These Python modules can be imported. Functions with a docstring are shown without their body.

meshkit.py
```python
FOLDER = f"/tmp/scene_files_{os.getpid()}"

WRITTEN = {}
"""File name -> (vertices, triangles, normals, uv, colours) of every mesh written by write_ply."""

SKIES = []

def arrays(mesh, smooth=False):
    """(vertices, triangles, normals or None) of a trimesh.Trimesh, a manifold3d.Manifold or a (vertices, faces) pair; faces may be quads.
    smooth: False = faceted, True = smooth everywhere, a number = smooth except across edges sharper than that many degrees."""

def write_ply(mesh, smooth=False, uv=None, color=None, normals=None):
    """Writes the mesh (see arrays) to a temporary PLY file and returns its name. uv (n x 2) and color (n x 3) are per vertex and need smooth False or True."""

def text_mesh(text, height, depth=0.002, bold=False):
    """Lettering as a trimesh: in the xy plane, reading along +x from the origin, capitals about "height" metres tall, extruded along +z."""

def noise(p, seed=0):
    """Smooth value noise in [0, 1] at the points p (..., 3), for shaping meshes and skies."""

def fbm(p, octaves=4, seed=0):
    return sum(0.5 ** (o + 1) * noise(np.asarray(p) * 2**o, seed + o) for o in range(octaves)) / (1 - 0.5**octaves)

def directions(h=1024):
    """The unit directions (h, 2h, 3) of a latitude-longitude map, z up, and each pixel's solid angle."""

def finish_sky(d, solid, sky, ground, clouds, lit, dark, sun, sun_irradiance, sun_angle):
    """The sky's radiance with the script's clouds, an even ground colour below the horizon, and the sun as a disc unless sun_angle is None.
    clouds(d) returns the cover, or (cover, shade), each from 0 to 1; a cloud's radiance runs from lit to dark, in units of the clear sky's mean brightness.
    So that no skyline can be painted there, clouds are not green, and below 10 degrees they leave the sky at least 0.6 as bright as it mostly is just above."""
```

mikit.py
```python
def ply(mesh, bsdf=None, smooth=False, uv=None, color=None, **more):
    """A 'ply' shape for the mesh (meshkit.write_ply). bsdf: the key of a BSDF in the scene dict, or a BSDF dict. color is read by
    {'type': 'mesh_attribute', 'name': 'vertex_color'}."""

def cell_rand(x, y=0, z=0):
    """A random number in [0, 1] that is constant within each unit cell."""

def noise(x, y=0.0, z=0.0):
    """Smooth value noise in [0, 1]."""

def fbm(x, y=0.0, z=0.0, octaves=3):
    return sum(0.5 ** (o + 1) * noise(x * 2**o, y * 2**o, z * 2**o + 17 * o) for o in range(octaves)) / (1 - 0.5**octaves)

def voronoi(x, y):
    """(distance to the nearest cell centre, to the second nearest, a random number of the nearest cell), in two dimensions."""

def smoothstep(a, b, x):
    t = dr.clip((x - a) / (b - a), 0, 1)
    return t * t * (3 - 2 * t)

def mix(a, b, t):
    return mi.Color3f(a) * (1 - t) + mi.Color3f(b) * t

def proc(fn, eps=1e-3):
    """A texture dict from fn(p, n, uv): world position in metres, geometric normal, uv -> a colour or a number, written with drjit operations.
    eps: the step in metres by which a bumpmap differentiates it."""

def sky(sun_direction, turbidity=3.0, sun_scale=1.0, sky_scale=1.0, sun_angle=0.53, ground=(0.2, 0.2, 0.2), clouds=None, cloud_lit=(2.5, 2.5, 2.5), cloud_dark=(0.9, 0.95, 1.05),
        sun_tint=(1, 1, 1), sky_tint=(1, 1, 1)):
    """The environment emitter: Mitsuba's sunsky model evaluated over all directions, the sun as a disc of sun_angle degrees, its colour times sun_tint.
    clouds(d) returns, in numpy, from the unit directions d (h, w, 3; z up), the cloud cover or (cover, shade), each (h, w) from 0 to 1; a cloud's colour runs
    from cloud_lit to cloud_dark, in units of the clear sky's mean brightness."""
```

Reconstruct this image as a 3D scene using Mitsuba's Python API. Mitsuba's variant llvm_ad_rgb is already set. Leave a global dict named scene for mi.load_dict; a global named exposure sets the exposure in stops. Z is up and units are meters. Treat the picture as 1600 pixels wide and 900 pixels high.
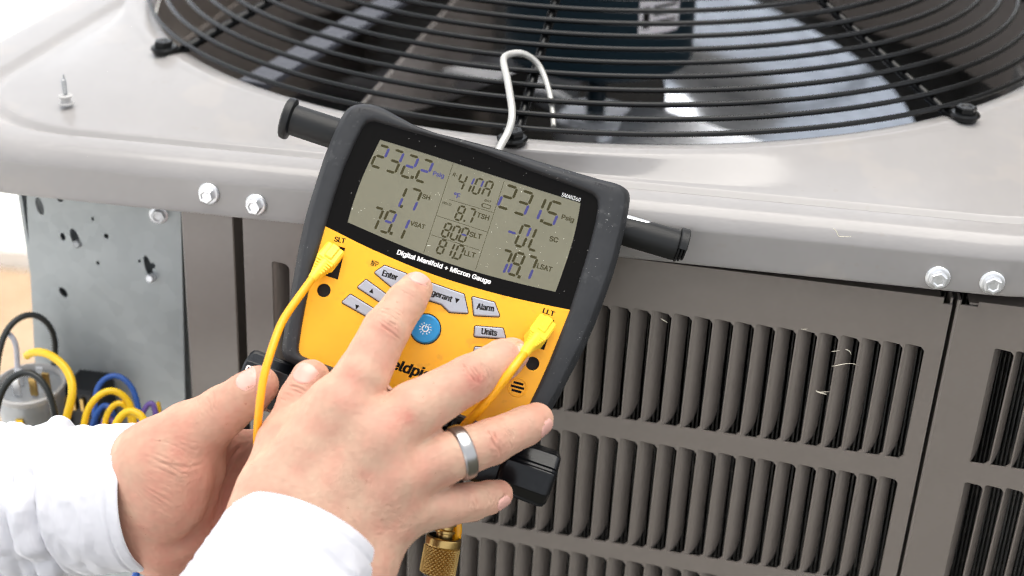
import math, random
import numpy as np, trimesh, manifold3d
import drjit as dr
import mitsuba as mi
import mikit, meshkit
from shapely.geometry import Polygon, Point
from shapely import affinity
T = mi.ScalarTransform4f
rng = np.random.default_rng(7)
random.seed(7)

# ------------------------------------------------------------------ camera, sky, exposure
scene, labels = {}, {}
exposure = 2.27
scene['camera'] = {'type': 'thinlens', 'fov': 40.446, 'fov_axis': 'x', 'aperture_radius': 0.0038, 'focus_distance': 0.642,
                   'near_clip': 0.01, 'far_clip': 200.0,
                   'to_world': T().look_at(origin=[0.06352, -0.60174, 1.18812], target=[-0.10196, 0.27299, 0.73265], up=[-0.10629, 0.44333, 0.89003])}
scene['sky'] = mikit.sky((0.06, 0.06, 0.95), turbidity=3, sun_scale=0.6, sun_angle=58, sun_tint=(0.90, 1.0, 1.15), clouds=lambda d: 1.0,
                         cloud_lit=(2.2, 2.3, 2.45), cloud_dark=(1, 1, 1), ground=(0.3, 0.3, 0.3))

# ------------------------------------------------------------------ materials
def srgb(r, g, b):
    return [((c / 255 + 0.055) / 1.055) ** 2.4 if c / 255 > 0.04045 else c / 255 / 12.92 for c in (r, g, b)]

def rgb(c):
    return {'type': 'rgb', 'value': [float(x) for x in c]}

def mat(name, base, rough=0.5, bump=None, **kw):
    d = {'type': 'principled', 'base_color': base if isinstance(base, dict) else rgb(base), 'roughness': rough, **kw}
    if bump is not None:
        d = {'type': 'bumpmap', 'arbitrary': bump, 'scale': 1.0, 'bsdf': d}
    scene[name] = {'type': 'twosided', 'bsdf': d}
    return name

N, FB, SS, MIX = mikit.noise, mikit.fbm, mikit.smoothstep, mikit.mix

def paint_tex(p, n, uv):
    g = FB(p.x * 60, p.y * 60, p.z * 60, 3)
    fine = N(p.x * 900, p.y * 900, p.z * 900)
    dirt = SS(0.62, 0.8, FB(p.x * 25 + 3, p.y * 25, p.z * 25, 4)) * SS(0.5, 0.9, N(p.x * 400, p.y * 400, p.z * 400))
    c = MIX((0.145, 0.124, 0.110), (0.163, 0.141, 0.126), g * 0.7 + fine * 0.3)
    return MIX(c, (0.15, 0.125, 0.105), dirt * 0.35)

def paint_bump(p, n, uv):
    return FB(p.x * 700, p.y * 700, p.z * 700, 2) * 0.00004

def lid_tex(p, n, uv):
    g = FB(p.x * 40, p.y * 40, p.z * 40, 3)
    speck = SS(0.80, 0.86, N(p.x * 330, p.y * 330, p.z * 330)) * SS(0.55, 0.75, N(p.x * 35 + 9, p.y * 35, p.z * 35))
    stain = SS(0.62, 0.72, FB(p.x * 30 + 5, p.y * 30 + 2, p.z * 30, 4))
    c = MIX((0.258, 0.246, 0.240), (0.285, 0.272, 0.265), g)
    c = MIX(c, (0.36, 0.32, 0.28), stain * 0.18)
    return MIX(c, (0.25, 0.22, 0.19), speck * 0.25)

def galv_tex(p, n, uv):
    a, b, r = mikit.voronoi(p.x * 130, p.z * 130)
    g = FB(p.x * 30, p.y * 30, p.z * 45, 3)
    return MIX((0.30, 0.325, 0.33), (0.39, 0.415, 0.42), r * 0.35 + g * 0.65)

def boot_tex(p, n, uv):
    g = FB(p.x * 120, p.y * 120, p.z * 120, 4)
    dust = SS(0.60, 0.80, FB(p.x * 300, p.y * 300, p.z * 300, 3)) * SS(0.42, 0.62, FB(p.x * 50, p.y * 50, p.z * 50, 2))
    speck = SS(0.885, 0.91, N(p.x * 1300, p.y * 1300, p.z * 1300)) * SS(0.5, 0.7, N(p.x * 90, p.y * 90, p.z * 90))
    c = MIX((0.019, 0.020, 0.0225), (0.030, 0.031, 0.034), g)
    c = MIX(c, (0.10, 0.10, 0.10), dust * 0.25)
    return MIX(c, (0.3, 0.3, 0.29), speck * 0.6)

def glass_tex(p, n, uv):
    speck = SS(0.93, 0.95, N(p.x * 1100, p.y * 1100, p.z * 1100)) * SS(0.45, 0.6, N(p.x * 70, p.y * 70, p.z * 70))
    return MIX((0.005, 0.0045, 0.0042), (0.30, 0.29, 0.27), speck * 0.8)

def yellow_tex(p, n, uv):
    g = FB(p.x * 90, p.y * 90, p.z * 90, 3)
    smudge = SS(0.64, 0.76, FB(p.x * 170 + 4, p.y * 170, p.z * 170, 4))
    c = MIX((0.82, 0.372, 0.006), (0.88, 0.412, 0.009), g)
    return MIX(c, (0.5, 0.24, 0.02), smudge * 0.35)

def lcd_tex(p, n, uv):
    g = FB(p.x * 45, p.y * 45, p.z * 45, 3)
    speck = SS(0.90, 0.93, N(p.x * 1300 + 3, p.y * 1300, p.z * 1300)) * SS(0.5, 0.65, N(p.x * 80, p.y * 80, p.z * 80))
    c = MIX((0.144, 0.136, 0.092), (0.172, 0.161, 0.113), g)
    return MIX(c, (0.6, 0.6, 0.52), speck * 0.8)

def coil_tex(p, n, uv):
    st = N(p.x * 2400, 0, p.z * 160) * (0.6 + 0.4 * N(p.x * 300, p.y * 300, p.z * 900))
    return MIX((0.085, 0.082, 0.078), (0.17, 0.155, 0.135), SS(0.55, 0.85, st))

def cloth_bump(p, n, uv):
    return (FB(p.x * 260, p.y * 260, p.z * 260, 3) * 0.00030 + N(p.x * 2600, p.y * 2600, p.z * 2600) * 0.00003)

def skin_bump(p, n, uv):
    a, b, r = mikit.voronoi(p.x * 1000 + p.y * 500, p.z * 1000 - p.y * 500)
    return FB(p.x * 800, p.y * 800, p.z * 800, 3) * 0.00032 - SS(0.12, 0.0, b - a) * 0.00004

def concrete_tex(p, n, uv):
    g = FB(p.x * 2.2, p.y * 2.2, 0, 4)
    f = N(p.x * 60, p.y * 60, 0)
    return MIX((0.66, 0.64, 0.60), (0.80, 0.785, 0.75), g * 0.7 + f * 0.3)

def soil_tex(p, n, uv):
    g = FB(p.x * 9, p.y * 9, 0, 4)
    f = N(p.x * 90, p.y * 90, 0)
    return MIX((0.36, 0.24, 0.14), (0.50, 0.37, 0.25), g * 0.6 + f * 0.4)

PAINT = mat('paint', mikit.proc(paint_tex), 0.34, bump=mikit.proc(paint_bump, 2e-4), specular=1.0)  # same coating as the lid, darkened here for the weaker light on the front
LID = mat('lit_lid_paint', mikit.proc(lid_tex), 0.18, bump=mikit.proc(paint_bump, 2e-4), specular=0.5)  # same coating as the panels, lightened here for the stronger light on top
GALV = mat('galvanised', mikit.proc(galv_tex), 0.42, metallic=0.15, specular=0.5)
BOOT = mat('boot_rubber', mikit.proc(boot_tex), 0.55, specular=0.32)
GLASS = mat('black_glass', mikit.proc(glass_tex), 0.10, specular=0.06)
YELLOW = mat('yellow_plastic', mikit.proc(yellow_tex), 0.40, specular=0.45)
LCD = mat('lcd_film', mikit.proc(lcd_tex), 0.16, specular=0.4)
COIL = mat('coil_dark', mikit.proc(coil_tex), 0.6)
SEG = mat('segment_dark', (0.042, 0.037, 0.016), 0.4, specular=0.1)
SEGB = mat('segment_blue', (0.055, 0.054, 0.165), 0.4, specular=0.1)
GREY = mat('button_grey', (0.335, 0.350, 0.395), 0.42)
BLUE = mat('button_blue', (0.010, 0.235, 0.52), 0.32)
INK = mat('black_ink', (0.008, 0.007, 0.006), 0.6, specular=0.08)
WHITE = mat('white_ink', (0.78, 0.78, 0.76), 0.5)
EMB = mat('boot_emboss', (0.022, 0.022, 0.024), 0.6)
PORT = mat('port_black', (0.018, 0.017, 0.016), 0.5, specular=0.2)
KNOB = mat('knob_black', (0.004, 0.0045, 0.006), 0.20, specular=0.30)
HANDLE = mat('handle_black', (0.012, 0.0125, 0.013), 0.42, specular=0.28)
CABLE = mat('cable_yellow', (0.84, 0.375, 0.006), 0.36, specular=0.5)
PLUG = mat('plug_yellow', (0.88, 0.58, 0.035), 0.38, specular=0.5)
BRASS = mat('brass', (0.50, 0.335, 0.125), 0.30, metallic=1.0)
ZINC = mat('zinc', (0.74, 0.75, 0.77), 0.34, metallic=0.75)
CAN = mat('can_metal', (0.34, 0.35, 0.36), 0.38, metallic=0.5)
RIM = mat('can_rim', (0.42, 0.41, 0.40), 0.5)
STEEL = mat('ring_steel', (0.40, 0.39, 0.385), 0.26, metallic=1.0)
HOOKM = mat('hook_coating', (0.50, 0.49, 0.46), 0.30, metallic=0.4, specular=0.5)
WIREB = mat('grille_black', (0.003, 0.0033, 0.0036), 0.22, specular=0.26)
MOTOR = mat('motor_shell', (0.008, 0.019, 0.027), 0.32, specular=0.3)
ALU = mat('blade_aluminium', mikit.proc(lambda p, n, uv: MIX((0.40, 0.43, 0.48), (0.50, 0.535, 0.585), FB(p.x * 18, p.y * 18, p.z * 18, 3))), 0.14, metallic=1.0)
STRUT = mat('strut_steel', (0.075, 0.078, 0.095), 0.4, specular=0.5)
PAPER = mat('label_paper', (0.72, 0.68, 0.70), 0.6)
CLOTH = mat('white_cotton', (0.55, 0.55, 0.585), 0.85, bump=mikit.proc(cloth_bump, 3e-4), sheen=0.25, specular=0.2)
SKIN = mat('skin', {'type': 'mesh_attribute', 'name': 'vertex_color'}, 0.50, bump=mikit.proc(skin_bump, 3e-4), specular=0.30, flatness=0.5)
NAIL = mat('nail', (0.66, 0.37, 0.31), 0.28, specular=0.5, clearcoat=0.2)
CONC = mat('concrete', mikit.proc(concrete_tex), 0.8)
DARK_GROUND = mat('dark_ground', mikit.proc(lambda p, n, uv: MIX((0.045, 0.043, 0.03), (0.10, 0.095, 0.07), FB(p.x * 20, p.y * 20, 0, 4))), 0.9)
SOIL = mat('soil', mikit.proc(soil_tex), 0.9)
STRAW = mat('straw', (0.72, 0.66, 0.54), 0.6)
for nm, c in dict(wire_black=(0.012, 0.014, 0.013), wire_yellow=(0.84, 0.52, 0.012), wire_blue=(0.02, 0.09, 0.36), wire_purple=(0.16, 0.10, 0.36),
                  wire_red=(0.35, 0.02, 0.03), wire_orange=(0.60, 0.16, 0.03), wire_white=(0.45, 0.45, 0.5)).items():
    mat(nm, c, 0.35, specular=0.5)

# ------------------------------------------------------------------ mesh helpers
def numbered(key):
    if key not in scene:
        return key
    i = 1
    while f'{key}_{i:03d}' in scene:
        i += 1
    return f'{key}_{i:03d}'

def put(key, mesh, m, smooth=30, label=None, **kw):
    key = numbered(key)
    scene[key] = mikit.ply(mesh, m, smooth=smooth, **kw)
    if label:
        labels[key] = {'label': label}
    return key

def thing(key, label, cat, group=None):
    labels[key] = {'label': label, 'category': cat}
    if group:
        labels[key]['group'] = group
    return key

MG = np.array([[0.00096497176, 0.00018837878, 0.0001826005, -0.063356525], [4.8284762e-05, 0.00055659828, -0.00082937744, -0.062212585], [-0.00025787224, 0.00080914262, 0.0005280058, 0.92013491], [0.0, 0.0, 0.0, 1.0]])
def g2w(mesh):
    m = mesh.copy() if isinstance(mesh, trimesh.Trimesh) else trimesh.Trimesh(*mesh, process=False)
    m.vertices = m.vertices @ MG[:3, :3].T + MG[:3, 3]
    return m

def gput(key, mesh, m, smooth=30, label=None, **kw):
    return put(key, g2w(mesh), m, smooth, label, **kw)

def cat(ms):
    return trimesh.util.concatenate([m if isinstance(m, trimesh.Trimesh) else trimesh.Trimesh(*m, process=False) for m in ms])

def spline(pts, n=60):
    from scipy.interpolate import CubicSpline
    p = np.asarray(pts, float)
    t = np.r_[0, np.cumsum(np.maximum(np.linalg.norm(np.diff(p, axis=0), axis=1), 1e-9) ** 0.6)]
    return CubicSpline(t, p)(np.linspace(0, t[-1], n))

def tube(pts, r, sides=10, n=None, caps=True):
    p = spline(pts, n) if n else np.asarray(pts, float)
    k = len(p)
    r = np.broadcast_to(np.asarray(r, float), (k,)) if np.ndim(r) == 0 or len(r) == k else np.interp(np.linspace(0, 1, k), np.linspace(0, 1, len(r)), r)
    t = np.gradient(p, axis=0); t /= np.linalg.norm(t, axis=1, keepdims=True)
    a = np.cross(t[0], [0.3, 0.5, 0.81]); a /= np.linalg.norm(a)
    A = [a]
    for i in range(1, k):
        a = A[-1] - t[i] * (A[-1] @ t[i]); A.append(a / np.linalg.norm(a))
    A = np.array(A); B = np.cross(t, A)
    th = np.arange(sides) * 2 * np.pi / sides
    v = p[:, None] + r[:, None, None] * (np.cos(th)[None, :, None] * A[:, None] + np.sin(th)[None, :, None] * B[:, None])
    return loft(list(v), caps)

def loft(rings, caps=True, closed=True):
    """rings: list of (n,3); quads between consecutive rings, flat fans at the ends"""
    n = len(rings[0]); v = np.vstack(rings); f = []
    m = n if closed else n - 1
    j = np.arange(m); j2 = (j + 1) % n
    for i in range(len(rings) - 1):
        a, b = i * n, (i + 1) * n
        f.append(np.stack([a + j, a + j2, b + j2], 1)); f.append(np.stack([a + j, b + j2, b + j], 1))
    if caps:
        for base, flip in ((0, True), ((len(rings) - 1) * n, False)):
            c = len(v); v = np.vstack([v, v[base:base + n].mean(0)])
            q = np.stack([base + j, base + j2, np.full(m, c)], 1)
            f.append(q[:, ::-1] if flip else q)
    return trimesh.Trimesh(v, np.vstack(f), process=False)

def lathe(profile, n=32, o=(0, 0, 0), axis=(0, 0, 1), caps=True, phase=0.0):
    """profile: list of (radius, height) along the axis from o"""
    z = np.asarray(axis, float); z /= np.linalg.norm(z)
    x = np.cross(z, [0.2, 0.9, 0.35] if abs(z[1]) < 0.9 else [1, 0, 0]); x /= np.linalg.norm(x); y = np.cross(z, x)
    th = np.arange(n) * 2 * np.pi / n + phase
    d = np.cos(th)[:, None] * x + np.sin(th)[:, None] * y
    return loft([np.asarray(o) + d * r + z * h for r, h in profile], caps)

def inset(poly, d):
    """moves every vertex of a counter-clockwise polygon inwards by d along its mitre"""
    p = np.asarray(poly, float); a = p - np.roll(p, 1, 0); b = np.roll(p, -1, 0) - p
    a /= np.linalg.norm(a, axis=1, keepdims=True); b /= np.linalg.norm(b, axis=1, keepdims=True)
    na = np.c_[-a[:, 1], a[:, 0]]; nb = np.c_[-b[:, 1], b[:, 0]]
    m = na + nb; m /= np.maximum((m * na).sum(1, keepdims=True), 0.35)
    return p + m * d

def ccw(p):
    p = np.asarray(p, float)
    return p if np.sum(p[:, 0] * np.roll(p[:, 1], -1) - np.roll(p[:, 0], -1) * p[:, 1]) > 0 else p[::-1]

def rounded(p, r, seg=5):
    q = Polygon(ccw(p)).buffer(-r, quad_segs=seg).buffer(r, quad_segs=seg)
    return ccw(np.array(q.exterior.coords)[:-1])

def plate(poly, z0, z1, bevel=0.3, dome=0.0):
    """a polygon raised from z0 to z1 with a bevelled top edge"""
    p = ccw(poly)
    rings = [(0, z0), (0, z1 - bevel), (bevel * 0.35, z1 - bevel * 0.3), (bevel, z1)]
    v, f, n = [], [], len(p)
    m = loft([np.c_[inset(p, d), np.full(n, z)] for d, z in rings], caps=False)
    top = inset(p, bevel)
    tv, tf = trimesh.creation.triangulate_polygon(Polygon(top), engine='earcut')
    cap = trimesh.Trimesh(np.c_[tv, np.full(len(tv), z1)], tf, process=False)
    if cap.face_normals[:, 2].mean() < 0:
        cap.invert()
    return cat([m, cap])

def box(lo, hi, bevel=0.0):
    lo, hi = np.array(lo, float), np.array(hi, float)
    if bevel <= 0:
        return trimesh.creation.box(extents=hi - lo, transform=trimesh.transformations.translation_matrix((lo + hi) / 2))
    c = [(x, y, z) for x in (lo[0], hi[0]) for y in (lo[1], hi[1]) for z in (lo[2], hi[2])]
    pts = []
    for q in c:
        s = np.where(np.array(q) == lo, 1, -1)
        for k in range(3):
            o = bevel * s.astype(float); o[k] = 0
            pts.append(np.array(q) + o)
    return trimesh.convex.convex_hull(np.array(pts))

def hexscrew(o, axis, scale=1.0, spin=0.0):
    """hex washer head screw: flange and hex head with chamfer and shallow dish"""
    s = scale
    fl = lathe([(0.00545 * s, 0), (0.0056 * s, 0.0006 * s), (0.0050 * s, 0.0013 * s), (0.0039 * s, 0.0016 * s)], 28, o, axis)
    hx = lathe([(0.0041 * s, 0.0012 * s), (0.0041 * s, 0.0044 * s), (0.0036 * s, 0.0050 * s), (0.0026 * s, 0.0050 * s), (0.0020 * s, 0.0045 * s)], 6, o, axis, phase=spin)
    return cat([fl, hx])

# ------------------------------------------------------------------ the setting
GX = np.linspace(-60, 60, 2)
put('ground', trimesh.Trimesh([[-80, -80, 0], [80, -80, 0], [80, 80, 0], [-80, 80, 0]], [[0, 1, 2], [0, 2, 3]], process=False), DARK_GROUND, False)  # unseen ground, coloured dark so less light bounces onto the front panels
labels['ground'] = {'label': 'unseen ground around the unit, made dark to cut light bounced onto the front', 'kind': 'structure'}
put('pavement', box((-40, 1.52, -0.1), (40, 40, 0.05)), CONC, False)
labels['pavement'] = {'label': 'pale sunlit concrete behind the unit', 'kind': 'structure'}
put('path', box((-30, -30, -0.1), (-0.45, 0.88, 0.02)), CONC, False)  # unseen pale slab, added to bounce light onto the left front
labels['path'] = {'label': 'unseen pale slab added left of the unit to bounce light onto it', 'kind': 'structure'}
put('soil_strip', box((-30, 0.885, -0.1), (-0.45, 1.515, 0.012)), SOIL, False)
labels['soil_strip'] = {'label': 'strip of tan bare soil left of the unit', 'kind': 'structure'}

put('added_wall', box((0.38, 1.25, 0), (7.0, 1.5, 2.9)), mat('stucco', (0.20, 0.185, 0.165), 0.85), False)  # unseen wall, added so lid and blades reflect something darker at the right
labels['added_wall'] = {'label': 'unseen grey brown wall added behind the unit to darken reflections at the right', 'category': 'wall'}

# ------------------------------------------------------------------ air conditioner: lid
AC = thing('air_conditioner', 'beige outdoor air conditioner unit with louvred front and black wire fan grille', 'air conditioner')
CXY = np.array([-0.0573, 0.3453]); NTH = 360
th = np.arange(NTH) * 2 * np.pi / NTH

def rrect(d, R=0.105, xl=-0.412, xr=0.275, yf=-0.006, yb=0.697):
    """radius by angle, around the fan's centre, of a rounded rectangle inset by d"""
    xl, xr, yf, yb, R = xl + d * (1 + 0.9 * min(1, max(0, d - 0.012) / 0.006)), xr - d, yf + d, yb - d, max(R - d, 0.004)
    pts = []
    for cx, cy, a0 in ((xr - R, yb - R, 0), (xl + R, yb - R, 90), (xl + R, yf + R, 180), (xr - R, yf + R, 270)):
        for a in np.linspace(a0, a0 + 90, 24):
            pts.append((cx + R * math.cos(math.radians(a)), cy + R * math.sin(math.radians(a))))
    p = np.array(pts) - CXY
    e = np.vstack([p, p[:1]]); seg = [np.linspace(e[i], e[i + 1], 40, endpoint=False) for i in range(len(p))]
    p = np.vstack(seg); a = np.unwrap(np.arctan2(p[:, 1], p[:, 0])) ; o = np.argsort(a % (2 * np.pi))
    return np.interp(th, (a % (2 * np.pi))[o], np.hypot(p[:, 0], p[:, 1])[o], period=2 * np.pi)

def ring_at(rad, z):
    rad = np.broadcast_to(rad, (NTH,))
    return np.c_[CXY[0] + rad * np.cos(th), CXY[1] + rad * np.sin(th), np.broadcast_to(z, (NTH,))]

prof = [(0.010, 0.9015), (0.0012, 0.9002), (0.0003, 0.9006), (0, 0.9016), (0, 0.9040), (0, 0.9175), (0.0004, 0.9195), (0.0016, 0.9220), (0.0036, 0.9246), (0.0062, 0.9266), (0.0095, 0.9278),
        (0.0150, 0.9284), (0.0182, 0.9285), (0.0196, 0.9282), (0.0210, 0.9268), (0.0222, 0.9259), (0.0234, 0.9257), (0.0248, 0.9264), (0.0262, 0.9282), (0.0276, 0.9289), (0.0300, 0.9290)]
rings = [ring_at(rrect(d), z) for d, z in prof]
r0 = rrect(0.030)
for t in (0.12, 0.28, 0.46, 0.66, 0.86, 1.0):   # the top rises towards the fan opening
    rings.append(ring_at(r0 * (1 - t) + 0.3200 * t, 0.9290 + 0.0094 * t ** 1.25))
for rho, z in ((0.3185, 0.9386), (0.3165, 0.9395), (0.3140, 0.9398), (0.3115, 0.9393), (0.3095, 0.9385), (0.3060, 0.9384), (0.3035, 0.9378), (0.3020, 0.9366), (0.3012, 0.9345), (0.3010, 0.930)):
    rings.append(ring_at(np.minimum(rho, r0 - 0.001), z))
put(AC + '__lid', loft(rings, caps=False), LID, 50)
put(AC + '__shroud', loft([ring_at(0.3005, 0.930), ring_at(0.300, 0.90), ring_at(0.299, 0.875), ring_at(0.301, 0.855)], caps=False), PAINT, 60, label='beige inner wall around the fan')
for (x, z), sp in zip(((-0.2033, 0.9124), (-0.1788, 0.9091), (0.1486, 0.9071), (0.1725, 0.9073)), (0.2, 0.5, 0.9, 0.1)):
    put(AC + '__lid__screw', hexscrew((x, -0.0062, z), (0.03 * math.sin(9 * x), -1, 0.06), 1.0, sp), ZINC, 25)
sx, sy = (-0.304,0.0462,0.932)[0], (-0.304,0.0462,0.932)[1]
put(AC + '__lid__stud', cat([lathe([(0.0010, 0), (0.0011, 0.010), (0.0011, 0.012), (0.0004, 0.0162), (0.0001, 0.017)], 12, (sx, sy, 0.9320), (0.03, 0, 1)),
                             *[lathe([(0.0011, 0), (0.0017, 0.0005), (0.0011, 0.001)], 12, (sx, sy, 0.9320 + z), (0.03, 0, 1)) for z in np.arange(0.0068, 0.0145, 0.0016)]]), CAN, 40, label='pointed tip of a screw standing on the lid')
put(AC + '__lid__stud_nut', cat([lathe([(0.0038, 0), (0.0040, 0.0007), (0.0034, 0.0012)], 24, (sx, sy, 0.9322), (0, 0, 1)), lathe([(0.0026, 0.0010), (0.0026, 0.0036), (0.0022, 0.0040)], 6, (sx, sy, 0.9322), (0, 0, 1)),
                                 lathe([(0.0036, 0.0040), (0.0038, 0.0047), (0.0022, 0.0052)], 24, (sx, sy, 0.9322), (0, 0, 1))]), RIM, 30)

# ------------------------------------------------------------------ grille
RO, ZR, SL = 0.3050, 0.9432, 0.3713
def dome(rho):
    s = RO - rho
    return ZR + np.where(s < 0.12, SL * s, SL * 0.12 + SL * 0.09 * (1 - np.exp(-(np.maximum(s, 0.12) - 0.12) / 0.09)))
tt = np.arange(220) * 2 * np.pi / 220
def torus(rho, z, r, sides=8):
    ph = np.arange(sides) * 2 * np.pi / sides
    rg = [np.c_[CXY[0] + (rho + r * math.cos(p)) * np.cos(tt), CXY[1] + (rho + r * math.cos(p)) * np.sin(tt), np.full(220, z + r * math.sin(p))] for p in ph]
    rg.append(rg[0])
    m = loft(rg, caps=False); m.invert(); return m
for k in range(22):
    rho = 0.3043 - 0.01056 * k
    put(AC + '__grille__wire', torus(rho, float(dome(rho)), 0.00150), WIREB, True)
for k in range(8):
    a = -math.pi / 2 + k * math.pi / 4
    u = np.array([math.cos(a), math.sin(a)])
    def at(rho, dz):
        return np.r_[CXY + u * rho, float(dome(min(rho, RO))) + dz]
    rr = np.linspace(0.075, 0.3040, 60)
    pts = [at(r_, -0.0042) for r_ in rr]
    pts += [np.r_[CXY + u * 0.3075, ZR - 0.0038], np.r_[CXY + u * 0.3115, 0.9405]]
    put(AC + '__grille__spoke', tube(pts, 0.0026, 10), WIREB, 40)
    fo = np.r_[CXY + u * 0.3160, 0.9391]
    foot = cat([lathe([(0.0062, 0), (0.0066, 0.0008), (0.0066, 0.0020), (0.0060, 0.0026)], 20, fo, (0, 0, 1)), tube([np.r_[CXY + u * 0.3080, 0.9400], fo + [0, 0, 0.0016]], 0.0030, 10)])
    put(AC + '__grille__bolt', cat([foot, lathe([(0.0076, 0.0024), (0.0078, 0.0032), (0.0070, 0.0042), (0.0058, 0.0045)], 28, fo, (0, 0, 1)), lathe([(0.0056, 0.004), (0.0056, 0.0070), (0.0050, 0.0076), (0.0030, 0.0076), (0.0022, 0.0071)], 6, fo, (0, 0, 1), phase=0.3 * k)]), WIREB, 25)

# ------------------------------------------------------------------ motor, fan, inside
put(AC + '__motor', lathe([(0.020, 0.972), (0.062, 0.968), (0.066, 0.962), (0.066, 0.893), (0.0645, 0.889), (0.060, 0.887), (0.030, 0.884), (0.012, 0.880), (0.007, 0.876), (0.007, 0.815)], 64, (CXY[0], CXY[1], 0), (0, 0, 1)), MOTOR, 35)
la = np.linspace(math.radians(-60), math.radians(-31), 14)
def curved(z0, z1, r, a):
    return trimesh.Trimesh(*(lambda v, f: (v, f))(np.vstack([np.c_[CXY[0] + r * np.cos(a), CXY[1] + r * np.sin(a), np.full(len(a), z)] for z in (z0, z1)]),
        np.vstack([[[i, i + 1, len(a) + i + 1], [i, len(a) + i + 1, len(a) + i]] for i in range(len(a) - 1)])), process=False)
put(AC + '__motor__label', curved(0.921, 0.958, 0.0664, la), PAPER, 60, label='white printed label on the fan motor')
for z0, a0, a1 in ((0.953, 1, 11), (0.949, 1, 9), (0.944, 1, 12), (0.938, 4, 12), (0.933, 4, 10), (0.928, 4, 12)):
    put(AC + '__motor__label_print', curved(z0, z0 + 0.0022, 0.0666, la[a0:a1 + 1]), INK, 60)
put(AC + '__motor__label_print', curved(0.925, 0.940, 0.0666, la[1:4]), INK, 60)
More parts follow.
